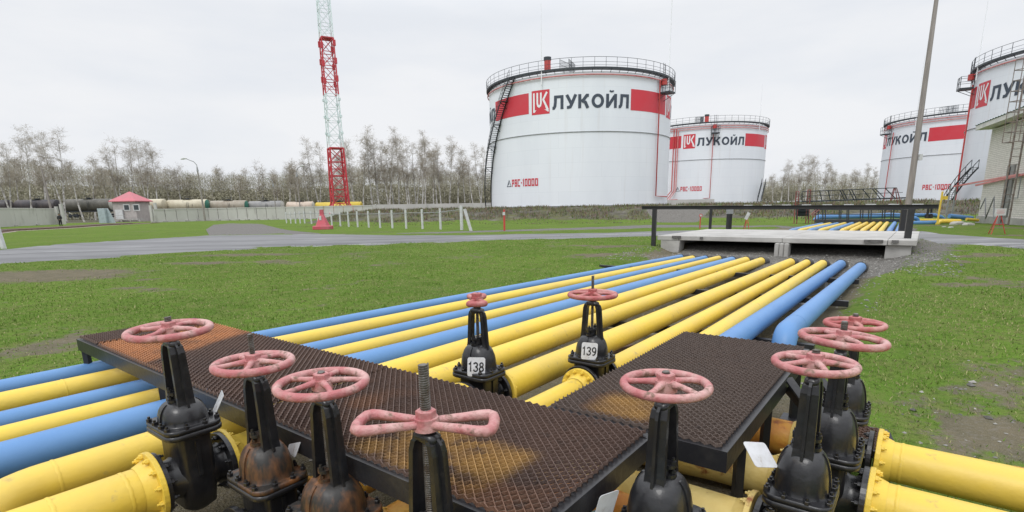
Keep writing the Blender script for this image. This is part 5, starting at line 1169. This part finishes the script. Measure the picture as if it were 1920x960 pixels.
# red cone-shaped marker
p = at(606, 430.5, -1.75); o = empty('red_cone', (p.x, p.y, ground(p.x, p.y))); tag(o, 'red cone-shaped hydrant cover with a white sign beside the fence', 'cone')
mb = MB(); mb.box((0, 0, .16), (1.55, 1.2, .36), bev=.05); mb.build('base', M['conered'], o)
mb = MB(); mb.loft([[(x * k, y * k, z) for x, y in ((-1, -1), (1, -1), (1, 1), (-1, 1))] for z, k in ((.34, .50), (.9, .30), (1.35, .155), (1.80, .145))], False); mb.build('hood', M['conered'], o)
mb = MB(); mb.box((-.06, -.34, 1.05), (.20, .03, .38)); mb.build('sign', M['whitepost'], o)
def redpost(px, pyb, pyt, label, w=.09, z=-1.7):
    p = at(px, pyb, z); zt = atY(px, pyt, p.y).z; mb = MB(); g = ground(p.x, p.y); mb.box((0, 0, (zt - g) / 2), (w, w, zt - g)); o = empty('marker_post', (p.x, p.y, g)); tag(o, label, 'marker post'); mb.build('post', M['redpipe'], o); return o, zt - g
o, h = redpost(946, 438, 393, 'thin red hydrant post in front of the embankment', .12)
mb = MB(); mb.box((-.02, -.07, h - .25), (.16, .02, .20)); mb.build('sign', M['whitepost'], o)
# small signs by the far side of the bridge
p = at(1312, 431, -1.5); g = ground(p.x, p.y); zt = atY(1313, 404, p.y).z; o = empty('round_sign', (p.x, p.y, g)); tag(o, 'small round red-rimmed sign on a red stick behind the slab bridge', 'sign'); mb = MB(); mb.bar((0, 0, 0), (0, 0, zt - g), .05); mb.build('post', M['redpipe'], o)
mb = MB(); mb.cyl((0, -.03, zt - g), (0, -.05, zt - g), .095, 20); d_ = mb.build('disc', M['redpipe'], o); mb = MB(); mb.cyl((0, -.051, zt - g), (0, -.056, zt - g), .06, 20); mb.build('face', M['whitepost'], d_)
def easel(px, pyb, pyt, w, h, label, tilt, z):
    p = at(px, pyb, z); g = ground(p.x, p.y); zt = atY(px, pyt, p.y).z - g; o = empty('easel_sign', (p.x, p.y, g)); tag(o, label, 'sign', 'signs on red easels')
    for x in (-.5, .5): mb = MB(); mb.tube([(x * w * 1.25, -.1, 0), (x * w * .15, 0, zt - h * .6)], .016, 6); mb.build('leg', M['redpipe'], o)
    mb = MB(); mb.tube([(0, .35, 0), (0, 0.02, zt - h * .6)], .016, 6); mb.build('leg', M['redpipe'], o); mb = MB(); mb.tube([(-w * .48, -.06, zt * .38), (w * .48, -.06, zt * .38)], .014, 6); mb.build('crossbar', M['redpipe'], o)
    mb = MB(); mb.box((0, -.03, 0), (w, .02, h)); b = mb.build('board', M['whitepost'], o); b.location = (0, 0, zt - h / 2); b.rotation_euler = (0, tilt, 0)
    return b
b = easel(1866.5, 443.5, 391, .46, .28, 'white notice board with red lines of writing on a red easel by the building', 0, -1.52)
mb = MB()
for k in range(4): mb.box((0, -.0415, .08 - k * .05), (.34 - .06 * (k % 2), .001, .014))
mb.build('notice_lines', M['pinkpipe'], b)
easel(1399, 431, 398, .17, .40, 'narrow white board tilted on a red easel behind the slab bridge', .42, -1.45)
# ------------------------------------------------------------------ tall grey pole
p = at(1696.5, 432, -1.5); g = ground(p.x, p.y); o = empty('tall_pole', (p.x, p.y, g)); tag(o, 'very tall slim grey-brown pole rising beside the slab bridge', 'pole')
mb = MB(); mb.tube([(0, 0, -.3), (0, 0, 3), (0, 0, 9), (0, 0, 15)], [.155, .135, .10, .05], 12); mb.build('pole', M['polewood'], o)
mb = MB(); mb.box((.17, -.13, 3.75 - .1), (.16, .12, .28)); mb.build('junction_box', M['whitepost'], o)
# ------------------------------------------------------------------ cream brick building
A = at(1832, 416, -1.62); dirw = Vector((28.5 - 32.2, 29.9 - 37.3, 0)).normalized(); ang = math.atan2(dirw.y, dirw.x)
bd = empty('brick_building', (A.x, A.y, -1.7), ang); tag(bd, 'cream brick building with a grey-green metal roof at the right edge', 'building')
# local x runs along the visible wall towards the viewer, local y points away from the field
EZ = atY(1846, 240, A.y).z + 1.7; LW = 26; DW = 11
mb = MB(); mb.box((LW / 2, DW / 2, (EZ - .1) / 2 - .3), (LW, DW, EZ + .5)); mb.build('wall', M['brick'], bd)
mb = MB(); mb.box((LW / 2, DW / 2, .25), (LW + .16, DW + .16, .55)); mb.build('plinth', M['concrete'], bd)
mb = MB(); ov = .75; mb.box((LW / 2, DW / 2, EZ + .12), (LW + 2 * ov, DW + 2 * ov, .30)); mb.build('fascia', M['fascia'], bd)
mb = MB(); x0, x1, y0, y1 = -ov - .05, LW + ov, -ov - .05, DW + ov; zr = EZ + .29; ym = (y0 + y1) / 2; rz_ = 2.1
nr = 110; vs = []
for i in range(nr + 1):
    x = lerp(x0, x1, i / nr); h = (.045 if i % 2 else 0); t = min(1, (x - x0) / 6.0)
    vs += [(x, y0, zr + h), (x, lerp(y0, ym, t), zr + h + rz_ * t), (x, lerp(y1, ym, t), zr + h + rz_ * t), (x, y1, zr + h)]
mb.add(vs, [(4 * i + j, 4 * i + 4 + j, 4 * i + 5 + j, 4 * i + 1 + j) for i in range(nr) for j in range(3)]); mb.add([(x0, y0, zr), (x0, y1, zr), (x1, y1, zr), (x1, y0, zr)], [(0, 1, 2, 3)]); mb.build('roof', M['roofteal'], bd)
mb = MB(); mb.box((5.1, -.03, 1.9), (1.25, .12, 3.6)); dr_ = mb.build('door', M['door'], bd)
mb = MB(); mb.box((5.1, -.11, 1.9), (.05, .04, 3.4)); mb.build('door_seam', M['blackrail'], dr_)
# red sloping canopy beam with grey posts
mb = MB(); mb.bar((-1.0, -1.4, 2.62), (7.6, -.35, 3.05), .12, .10); mb.bar((-1.0, -.15, 2.66), (7.6, -.1, 3.05), .10, .12); mb.build('canopy_beam', M['pinkpipe'], bd)
for x, y in ((-.9, -1.3), (.3, -1.9)): mb = MB(); mb.cyl((x, y, 0), (x, y, 2.66), .05, 8); mb.build('canopy_post', M['greyrail'], bd)
mb = MB(); mb.bar((5.8, -.18, 1.7), (7.4, -.18, 1.7), .05); mb.bar((5.8, -.18, 2.9), (7.4, -.18, 2.9), .05); mb.bar((7.4, -.18, 1.7), (7.4, -.18, 2.9), .05)
mb.tube([(1.6, -.35, 1.0), (2.3, -.35, 1.75), (3.0, -.35, .4), (4.0, -.35, 1.8), (4.4, -.3, .4)], .035, 6); mb.build('wall_rails', M['greyrail'], bd)
# caged ladder in front of the building
lp = atY(1893, 348, 31.5); L0 = Vector((lp.x, lp.y, 0)); zbot, ztop = atY(1893, 430, 31.5).z, atY(1906, 112, 31.5).z
ca = atY(1893, 300, 31.5); o = empty('caged_ladder', (L0.x, L0.y, ground(L0.x, L0.y))); tag(o, 'tall rusty grey caged ladder in front of the brick building', 'ladder')
rm = mat('rusty_grey_steel', (.24, .215, .20), .7, (.15, .10, .075), 4, .4, .65)
def lq(u, v, z): return Vector((L0.x + u, L0.y + v, z))
for u in (-.22, .32): mb = MB(); mb.tube([lq(u, 0, zbot), lq(u, 0, ztop + .2)], .045, 8); part_at(mb, 'rail', rm, o)
k = 0
while zbot + .3 + k * .42 < ztop: z = zbot + .3 + k * .42; mb = MB(); mb.tube([lq(-.22, 0, z), lq(.32, 0, z)], .016, 5); part_at(mb, 'rung', rm, o); k += 1
z1_ = atY(1880, 268, 31.5).z; cage = [(-.22 + .27 - .95 * math.sin(R(a)) * 1 - .27 * 0 - .0, -.62 * (1 - math.cos(R(a))) ) for a in (0,)]
cg = [(.05 + .62 * math.cos(R(t)) - .28, -.62 * abs(math.sin(R(t))) * 1.25) for t in (0, 30, 60, 90, 120, 150, 180)]
mb = MB(); n_ = 9
for i in range(n_): z = lerp(z1_, ztop, i / (n_ - 1)); mb.tube([lq(.32, 0, z)] + [lq(u, v, z) for u, v in cg] + [lq(-.22, 0, z)], .022, 5)
for u, v in cg[1:]: mb.bar(lq(u, v, z1_), lq(u, v, ztop), .035, .02)
part_at(mb, 'cage', rm, o)
# rubble at the foot of the building
for k, (px, py, s_) in enumerate(((1795, 421, .5), (1815, 422, .35), (1770, 426, .12), (1783, 427, .15))):
    p = atg(px, py); mb = MB(); mb.loft([[(s_ * kk * math.cos(a * 1.05) * (1 + .3 * rnd.random()), s_ * .6 * kk * math.sin(a * 1.05) * (1 + .3 * rnd.random()), z * s_) for a in range(6)] for z, kk in ((-.1, 1), (.25, .9), (.4, .5))], False); o = mb.build('rubble', M['concrete']); o.location = p
    tag(o, 'broken concrete lump on the grass left of the brick building', 'rubble', 'concrete lumps by the building')
# ------------------------------------------------------------------ the person by the gate
pp = at(115, 426, -1.8); S = 1.0; mb = MB()
def skin_body(name, verts, edges, radii, mt, loc, root=0, sub=2):
    me = bpy.data.meshes.new(name); me.from_pydata(verts, edges, []); o = bpy.data.objects.new(name, me); SC.collection.objects.link(o)
    sk = o.modifiers.new('skin', 'SKIN'); sk.use_smooth_shade = True
    for i, r in enumerate(radii): me.skin_vertices[0].data[i].radius = (r, r * .8 if i in () else r)
    me.skin_vertices[0].data[root].use_root = True; ss = o.modifiers.new('sub', 'SUBSURF'); ss.levels = ss.render_levels = sub
    me.materials.append(mt); o.location = loc; return o
V_ = [(0, 0, .98), (0, 0, 1.15), (0, 0, 1.36), (0, 0, 1.50), (0, -.01, 1.60), (.21, 0, 1.42), (.30, .02, 1.16), (.20, -.16, 1.02), (-.21, 0, 1.42), (-.30, .02, 1.16), (-.20, -.16, 1.02), (.10, 0, .92), (.13, -.02, .50), (.14, .02, .09), (.15, -.12, .05), (-.10, 0, .92), (-.13, -.02, .50), (-.14, .02, .09), (-.15, -.12, .05)]
E_ = [(0, 1), (1, 2), (2, 3), (3, 4), (2, 5), (5, 6), (6, 7), (2, 8), (8, 9), (9, 10), (0, 11), (11, 12), (12, 13), (13, 14), (0, 15), (15, 16), (16, 17), (17, 18)]
r_ = [.16, .155, .18, .075, .06, .085, .06, .045, .085, .06, .045, .11, .075, .05, .045, .11, .075, .05, .045]
po = skin_body('person', V_, E_, r_, M['cloth'], (pp.x, pp.y, ground(pp.x, pp.y)))
tag(po, 'person in dark clothes and cap standing by the gate in the wall', 'person'); po.scale = (1.1, 1.1, 1.1)
mb = MB(); mb.loft([[(rr * math.cos(a * math.pi / 6), -.02 + rr * 1.1 * math.sin(a * math.pi / 6), z) for a in range(12)] for z, rr in ((1.55, .05), (1.60, .075), (1.66, .088), (1.72, .086))], True); mb.box((0, -.115, 1.655), (.03, .03, .04)); mb.build('head', M['skin'], po)
mb = MB(); mb.loft([[(rr * math.cos(a * math.pi / 6), -.02 + rr * 1.1 * math.sin(a * math.pi / 6), z) for a in range(12)] for z, rr in ((1.70, .096), (1.76, .094), (1.80, .06), (1.81, .02))], True); mb.box((0, -.13, 1.705), (.15, .10, .015)); mb.build('cap', M['cloth'], po)
for sg in (-1, 1):
    mb = MB(); mb.box((sg * .18, -.20, 1.0), (.07, .09, .03))
    for k in range(4): mb.tube([(sg * .18 + (k - 1.5) * .018, -.24, 1.0), (sg * .18 + (k - 1.5) * .018, -.28, .99), (sg * .18 + (k - 1.5) * .017, -.30, .97)], .008, 5)
    mb.tube([(sg * .15, -.20, 1.0), (sg * .125, -.235, .995), (sg * .13, -.26, .985)], .009, 5); mb.build('hand', M['skin'], po)
# ------------------------------------------------------------------ birches
def tree_proto(seed, H, spread=1.0, leafy=1.0, lean=0, forks=1):
    rn = random.Random(seed); tk_, tw, lv = MB(), MB(), MB()
    def limb(mb, p, d, L, r0, r1, n, sides, wob=.12, up=.0):
        pts = [Vector(p)]; d = Vector(d).normalized()
        for i in range(n):
            d = (d + Vector((rn.gauss(0, wob), rn.gauss(0, wob), rn.gauss(0, wob * .5) + up))).normalized(); pts.append(pts[-1] + d * L / n)
        mb.tube(pts, [lerp(r0, r1, i / n) for i in range(n + 1)], sides, caps=(False, False)); return pts, d
    def sticks(p, d, L, r):   # very thin twig: a three sided sliver
        a = Vector(p); b = a + d * L; x = d.orthogonal().normalized(); y = d.cross(x)
        tw.add([a + x * r, a - x * r * .5 + y * r * .87, a - x * r * .5 - y * r * .87, b], [(0, 1, 3), (1, 2, 3), (2, 0, 3)])
        return b
    def leaf(p, s):
        a = Vector((rn.gauss(0, 1), rn.gauss(0, 1), rn.gauss(0, 1))).normalized(); b = a.orthogonal().normalized(); lv.add([p + a * s, p + b * s * .7, p - a * s * .6], [(0, 1, 2)])
    def branch(p, d, L, r, lvl):
        pts, dd = limb(tk_ if lvl == 0 and r > .05 else tw, p, d, L, r, r * .3, 4, 4 if lvl == 0 else 3, .16, .06 if lvl == 0 else -.02)
        nk = int(7 * (L / 3)) + 3
        for k in range(nk):
            t = rn.uniform(.2, 1); i = min(3, int(t * 4)); q = pts[i].lerp(pts[i + 1], t * 4 - i)
            v = (dd * .6 + Vector((rn.gauss(0, .7), rn.gauss(0, .7), rn.gauss(.15, .5)))).normalized()
            if lvl < 1 and L > 1.2: branch(q, v, L * rn.uniform(.3, .55), r * .4, lvl + 1)
            else:
                e = sticks(q, v, rn.uniform(.5, 1.2), .015)
                for _ in range(2): e2 = sticks(q.lerp(e, rn.uniform(.3, 1)), (v + Vector((rn.gauss(0, .6), rn.gauss(0, .6), rn.gauss(-.3, .4)))).normalized(), rn.uniform(.35, .8), .013)
                for _ in range(int(1.3 * leafy + rn.random())): leaf(e2.lerp(q, rn.random()) + Vector((rn.gauss(0, .12), rn.gauss(0, .12), rn.gauss(0, .12))), rn.uniform(.05, .10))
    for f in range(forks):
        d0 = Vector((lean + (rn.gauss(0, .10) if forks > 1 else 0), rn.gauss(0, .06), 1)); hh = H * rn.uniform(.85, 1)
        pts, _ = limb(tk_, (rn.gauss(0, .15) * (forks > 1), rn.gauss(0, .15) * (forks > 1), -.3), d0, hh, .15 + .004 * H, .025, 9, 6, .035, .03)
        nb = int(18 * H / 18 / (1 + .35 * (forks - 1)))
        for k in range(nb):
            t = rn.uniform(.33, .99) ** .9; i = min(8, int(t * 9)); q = pts[i].lerp(pts[i + 1], t * 9 - i); a = rn.uniform(0, 6.283)
            L = H * .20 * spread * (1 - .75 * abs(t - .5) ** 1.3 * 1.6) * rn.uniform(.7, 1.15); d = Vector((math.cos(a), math.sin(a), rn.uniform(.9, 2.1)))
            branch(q, d, max(.8, L), .055 * (1.15 - t), 0)
    return tk_, tw, lv
PROT = []
for k, (H, sp, lf, ln, fk) in enumerate(((20, 1.0, .5, .05, 1), (17, 1.05, 1.2, -.04, 1), (22, .85, .4, .0, 2), (13, 1.2, 1.6, .03, 1), (18, .9, .7, -.08, 2), (15, 1.0, 1.0, .12, 1))):
    tk_, tw, lv = tree_proto(11 + k, H, sp, lf, ln, fk); o = empty('birch_tree', (0, -60, 0)); tr_ = tk_.build('trunk', M['bark'], o); cr = tw.build('crown', M['twig'], o); lb = lv.build('leaves', M['bud'], cr); PROT.append((o, H))
usedp = [False] * 6
def tree(px, pyt, Y, k, label, sx=1.0, rz=None, pyb=None):
    zt = atY(px, pyt, Y).z; b = atY(px + (400 - pyt) * .06 * (960 - px) / 960, 398, Y); g = ground(b.x, b.y); o, H = PROT[k]
    if usedp[k]: o = copy_tree(o)
    usedp[k] = True; s = (zt - g) / (H * .97); o.location = (b.x, b.y, g); o.scale = (s * sx, s * sx, s); o.rotation_euler = (0, 0, rnd.uniform(0, 6.28) if rz is None else rz)
    tag(o, label, 'birch tree', 'birches behind the wall and tanks')
LB = 'bare birch with a white trunk standing tall at the far left behind the wall'
spec = [  # px, top py, distance, prototype, label
 (12, 262, 136, 2, LB), (48, 248, 131, 0, LB), (28, 285, 150, 1, LB),
 (112, 240, 134, 2, 'tallest wide birch behind the wall above the standing person'), (78, 262, 148, 4, LB), (150, 300, 134, 5, 'slim birch leaning over the track right of the standing person'),
 (172, 300, 160, 3, 'olive-tinged birch between the tall left birch and the guard booth'), (198, 305, 170, 1, 'olive-tinged birch between the tall left birch and the guard booth'),
 (222, 268, 158, 4, 'tall bare birch rising behind the guard booth roof'), (243, 270, 162, 0, 'tall bare birch rising behind the guard booth roof'), (272, 265, 158, 2, 'tall bare birch rising behind the guard booth roof'), (292, 275, 166, 0, 'tall bare birch rising behind the guard booth roof'),
 (318, 318, 176, 3, 'birch right of the guard booth beside the tall lamp post'), (340, 306, 172, 1, 'birch right of the guard booth beside the tall lamp post'), (362, 325, 178, 5, 'birch right of the guard booth beside the tall lamp post')]
L2 = 'birch in the middle stretch of the forest behind the brown and grey wagons'; L3 = 'birch close to the left of the lattice tower'; L4 = 'tall bare birch between the lattice tower and the nearest tank'; L5 = 'birch in the gap between the two middle tanks and the right-hand ones'
for px, t in ((405, 318), (428, 312), (450, 322), (468, 320), (492, 308), (508, 318), (524, 322)): spec.append((px, t, rnd.uniform(168, 188), rnd.choice((1, 3, 5, 1, 4)), L2))
for px, t in ((541, 298), (556, 312), (580, 300), (598, 262), (566, 305)): spec.append((px, t, rnd.uniform(158, 172), rnd.choice((1, 4, 0)) if t > 270 else 2, L3))
for px, t, k in ((663, 262, 2), (680, 285, 5), (697, 252, 0), (712, 262, 4), (728, 258, 2), (748, 250, 0), (765, 268, 4), (780, 262, 2), (797, 255, 0), (812, 268, 1), (828, 276, 4), (842, 265, 0), (858, 285, 3), (872, 292, 1), (888, 300, 5), (902, 272, 2), (650, 275, 1), (738, 280, 3), (820, 290, 3), (790, 285, 5)): spec.append((px, t, rnd.uniform(140, 165), k, L4))
for px, t, k in ((1450, 325, 1), (1465, 318, 3), (1480, 305, 0), (1496, 300, 4), (1512, 292, 2), (1528, 298, 0), (1543, 303, 4), (1558, 315, 1), (1573, 328, 3), (1588, 322, 5), (1602, 316, 1), (1618, 312, 0), (1632, 318, 4)): spec.append((px, t, rnd.uniform(190, 215), k, L5))
ORD = 'first second third fourth fifth sixth seventh eighth ninth tenth eleventh twelfth thirteenth fourteenth fifteenth sixteenth seventeenth eighteenth nineteenth twentieth'.split()
WHERE = {LB: 'tall bare birch from the left edge of the picture', L2: 'birch from the left behind the brown and grey tank wagons', L3: 'birch from the left among those just left of the lattice tower',
         L4: 'birch from the left between the lattice tower and the nearest tank', L5: 'birch from the left in the gap between the middle and right-hand tanks'}
for lb in sorted(set(a[4] for a in spec)):
    grp_ = sorted([a for a in spec if a[4] == lb])
    for i, a in enumerate(grp_): tree(*a[:4], (ORD[i] + ' ' + WHERE.get(lb, lb + ', counted from the left')) if len(grp_) > 1 else lb)
# the far woodland that reads as one mass
fw = MB(); fv = MB(); rn = random.Random(5); tb_ = MB(); tw_ = MB()
def wood(px0, px1, pyt, Y0, Y1, n, leafs):
    for _ in range(n):
        px = rn.uniform(px0, px1); Y = rn.uniform(Y0, Y1); zt = atY(px, pyt(px) + rn.uniform(-3, 14), Y).z; b = atY(px, 398, Y); g = ground(b.x, b.y); H = max(5, zt - g); x, y = b.x, b.y
        ln = rn.gauss(0, .04); r = rn.uniform(.07, .15)
        (tb_ if rn.random() < .72 else tw_).tube([(x, y, g - .2), (x + ln * H * .5, y, g + H * .5), (x + ln * H, y, zt)], [r, r * .6, .03], 3, caps=(False, False))
        for k in range(leafs):
            t = rn.random(); zz = g + H * lerp(.06, 1.0, t); w = H * .13 * (1.15 - abs(t - .5)); cx_, cy_ = x + ln * (zz - g) + rn.gauss(0, w), y + rn.gauss(0, w)
            d = Vector((rn.gauss(0, 1), rn.gauss(0, .6), abs(rn.gauss(0, 1)) + .4)).normalized() * rn.uniform(.5, 1.5); q = d.orthogonal().normalized() * .022
            (fw if rn.random() < .55 else fv).add([Vector((cx_, cy_, zz)) - q, Vector((cx_, cy_, zz)) + q, Vector((cx_, cy_, zz)) + d] if rn.random() < (.6 if t > .62 else .4) else [Vector((cx_, cy_, zz)), Vector((cx_, cy_, zz)) + q * (7 if t > .62 else rn.uniform(12, 26)), Vector((cx_, cy_, zz)) + d * (.25 if t > .62 else .5)], [(0, 1, 2)])
def topl(px):
    pts = ((-500, 300), (0, 300), (60, 300), (180, 315), (300, 318), (400, 325), (520, 328), (600, 320), (700, 312), (900, 325), (1000, 335), (1430, 338), (1500, 325), (1640, 330), (2000, 330))
    for (a, ya), (b, yb_) in zip(pts, pts[1:]):
        if a <= px <= b: return lerp(ya, yb_, (px - a) / (b - a))
    return 330
wood(-450, 1000, topl, 172, 215, 1000, 300); wood(1400, 1680, topl, 215, 250, 260, 240); wood(1000, 1400, topl, 230, 260, 40, 30)
fo_ = empty('woodland', (0, 190, -1.8)); tag(fo_, kind='stuff'); fo_['label'] = 'far birch woodland closing the view behind wagons and tanks'; fo_['category'] = 'woodland'
for m_, n_, mt in ((tb_, 'trunks', 'fartwig'), (tw_, 'pale_trunks', 'bark'), (fw, 'twigs', 'fartwig'), (fv, 'leaves', 'fartwig')): x_ = part_at(m_, n_, M[mt], fo_); x_['kind'] = 'stuff'
# ------------------------------------------------------------------ grass
def grass():
    rg = np.random.default_rng(3); V = []; Fc = []; K = []
    N = 210000; u = rg.random(N); 
    r = 2.2 * (30 / 2.2) ** (u ** .72); az = rg.uniform(-52, 50, N) * math.pi / 180
    x = r * np.sin(az); y = r * np.cos(az)
    keep = []
    for i in range(N):
        xi, yi = float(x[i]), float(y[i]); s, c = toSC(xi, yi)
        if -6.35 < c < -.5 and -3 < s < 15: 
            if not (s < 3 and c > -3 and rg.random() < .25): continue
        g, gr, dr = cover(xi, yi)
        if rg.random() > (g * 1.25 - .22) * (1 - gr) : continue
        if r[i] > 15 and (abs(yi - 0) > 0) and inroad(xi, yi): continue
        keep.append(i)
    x, y, r = x[keep], y[keep], r[keep]; n = len(keep); z = np.array([ground(float(a), float(b)) for a, b in zip(x, y)])
    cl = np.array([fbm(float(a) * 1.7, float(b) * 1.7, 2) for a, b in zip(x, y)])
    h = (.012 + .040 * cl * rg.random(n)) * (1 + .006 * r); w = .0024 + .0005 * r; a = rg.uniform(0, 6.283, n); ln = rg.normal(0, .5, (n, 2)) * h[:, None]
    P0 = np.stack([x + np.cos(a) * w, y + np.sin(a) * w, z - .004], 1); P1 = np.stack([x - np.cos(a) * w, y - np.sin(a) * w, z - .004], 1); P2 = np.stack([x + ln[:, 0], y + ln[:, 1], z + h], 1)
    v = np.stack([P0, P1, P2], 1).reshape(-1, 3); me = bpy.data.meshes.new('grass'); me.vertices.add(3 * n); me.loops.add(3 * n); me.polygons.add(n)
    me.vertices.foreach_set('co', v.astype(np.float32).ravel()); me.loops.foreach_set('vertex_index', np.arange(3 * n, dtype=np.int32)); me.polygons.foreach_set('loop_start', np.arange(0, 3 * n, 3, dtype=np.int32)); me.update(calc_edges=True)
    base = np.array([.150, .238, .044]); dry = np.array([.32, .30, .15]); dk = np.array([.105, .190, .032])
    t = rg.random(n); dryp = (rg.random(n) < .13 + .25 * (cl < .45) + .30 * ((x > 2.5) & (y < 9))); col = base[None] * (1 - t[:, None]) + dk[None] * t[:, None]; col[dryp] = dry * (.7 + .5 * rg.random((dryp.sum(), 1)))
    c4 = np.concatenate([np.repeat(col, 3, 0), np.ones((3 * n, 1))], 1).astype(np.float32); ca = me.color_attributes.new('Col', 'FLOAT_COLOR', 'POINT'); ca.data.foreach_set('color', c4.ravel())
    me.materials.append(mat('grass_blades', (.1, .2, .03), .9, attr=True, spec=.05)); o = bpy.data.objects.new('grass', me); SC.collection.objects.link(o)
    tag(o, 'short spring grass with thin and dry spots around the pipes', 'grass', kind='stuff')
def inroad(x, y):
    q = Vector((x, y, -1.6)); d = q.dot(FW); px = PPX + FPX * q.dot(RT) / d; py = PPY - FPX * q.dot(UP) / d
    nr = ((-420, 545), (0, 496), (150, 489), (300, 478), (440, 470), (560, 463), (700, 461), (900, 452), (1100, 446.5), (1250, 442), (1700, 452), (1920, 467), (2300, 500))
    for (a, ya), (b, yb_) in zip(nr, nr[1:]):
        if a <= px <= b: return py < lerp(ya, yb_, (px - a) / (b - a))
    return False
grass()

# loose stones and clods
def pebbles():
    mb = MB(); mb.col = []; rn = random.Random(9); n = 0
    while n < 5200:
        q = rn.random()
        if q < .40: s, c = rn.uniform(-1.5, 14), rn.uniform(-6.3, -.4)
        elif q < .75: s, c = rn.uniform(14, 18.6), rn.uniform(-7.6, .8)
        else: s, c = rn.uniform(1, 12), rn.uniform(-.2, 5)
        p = SCZ(s, c, 0); g, gr, dr = cover(p.x, p.y)
        if q >= .75 and g > .75: continue
        if -2.6 < s < 3.2 and rn.random() < .3: pass
        r = rn.uniform(.006, .022) * (1.8 if rn.random() < .06 else 1) * (1 + .05 * max(0, s - 5)); z = ground(p.x, p.y); a0 = rn.random() * 6.28; k = rn.uniform(.5, .8); v = rn.uniform(.10, .34)
        vs = [(p.x + r * math.cos(a0 + a * 1.57) * rn.uniform(.7, 1.2), p.y + r * math.sin(a0 + a * 1.57) * rn.uniform(.7, 1.2), z + r * .1) for a in range(4)] + [(p.x + rn.gauss(0, r * .2), p.y + rn.gauss(0, r * .2), z + r * k)]
        mb.add(vs, [(0, 1, 4), (1, 2, 4), (2, 3, 4), (3, 0, 4)]); mb.col += [(v, v * .97, v * .9, 1)] * 5; n += 1
    o = mb.build('stones', mat('loose_stones', (.2, .2, .2), .9, attr=True, spec=.2)); tag(o, 'loose stones and clods on the bare soil around the pipes', 'stones', kind='stuff')
pebbles()

# dry grass and weeds on the embankment and its foot
def bank_grass():
    rg = np.random.default_rng(8); n0 = 60000; x = rg.uniform(-24, 80, n0); u = rg.random(n0); V = []; C = []
    for i in range(n0):
        xi = float(x[i]); y0 = 63 - .33 * max(0.0, xi + 5); yi = y0 - 5 + float(u[i]) * 17; g, gr, dr = cover(xi, yi)
        if gr > .4 or rg.random() > .25 + .75 * dr: continue
        if fbm(xi * .5, yi * .5, 3) < .42: continue
        z = ground(xi, yi); h = float(rg.uniform(.06, .24)) * (.6 + dr); w = float(rg.uniform(.02, .06)); a = rg.uniform(0, 3.14); ca, sa = math.cos(a), math.sin(a)
        V += [(xi + ca * w, yi + sa * w, z - .02), (xi - ca * w, yi - sa * w, z - .02), (xi + float(rg.normal(0, .06)), yi + float(rg.normal(0, .06)), z + h)]
        k = rg.random(); col = (.22, .195, .135) if k < .55 else ((.13, .115, .085) if k < .8 else (.11, .15, .04)); col = tuple(c_ * float(rg.uniform(.75, 1.2)) for c_ in col); C += [col + (1,)] * 3
    mb = MB(); mb.v = V; mb.f = [(3 * i, 3 * i + 1, 3 * i + 2) for i in range(len(V) // 3)]; mb.sm = [False] * len(mb.f); mb.col = C
    tag(mb.build('dry_grass', mat('dry_grass_blades', (.2, .2, .1), .95, attr=True, spec=.03)), 'dry grass and weeds covering the embankment below the tanks', 'grass', kind='stuff')
bank_grass()
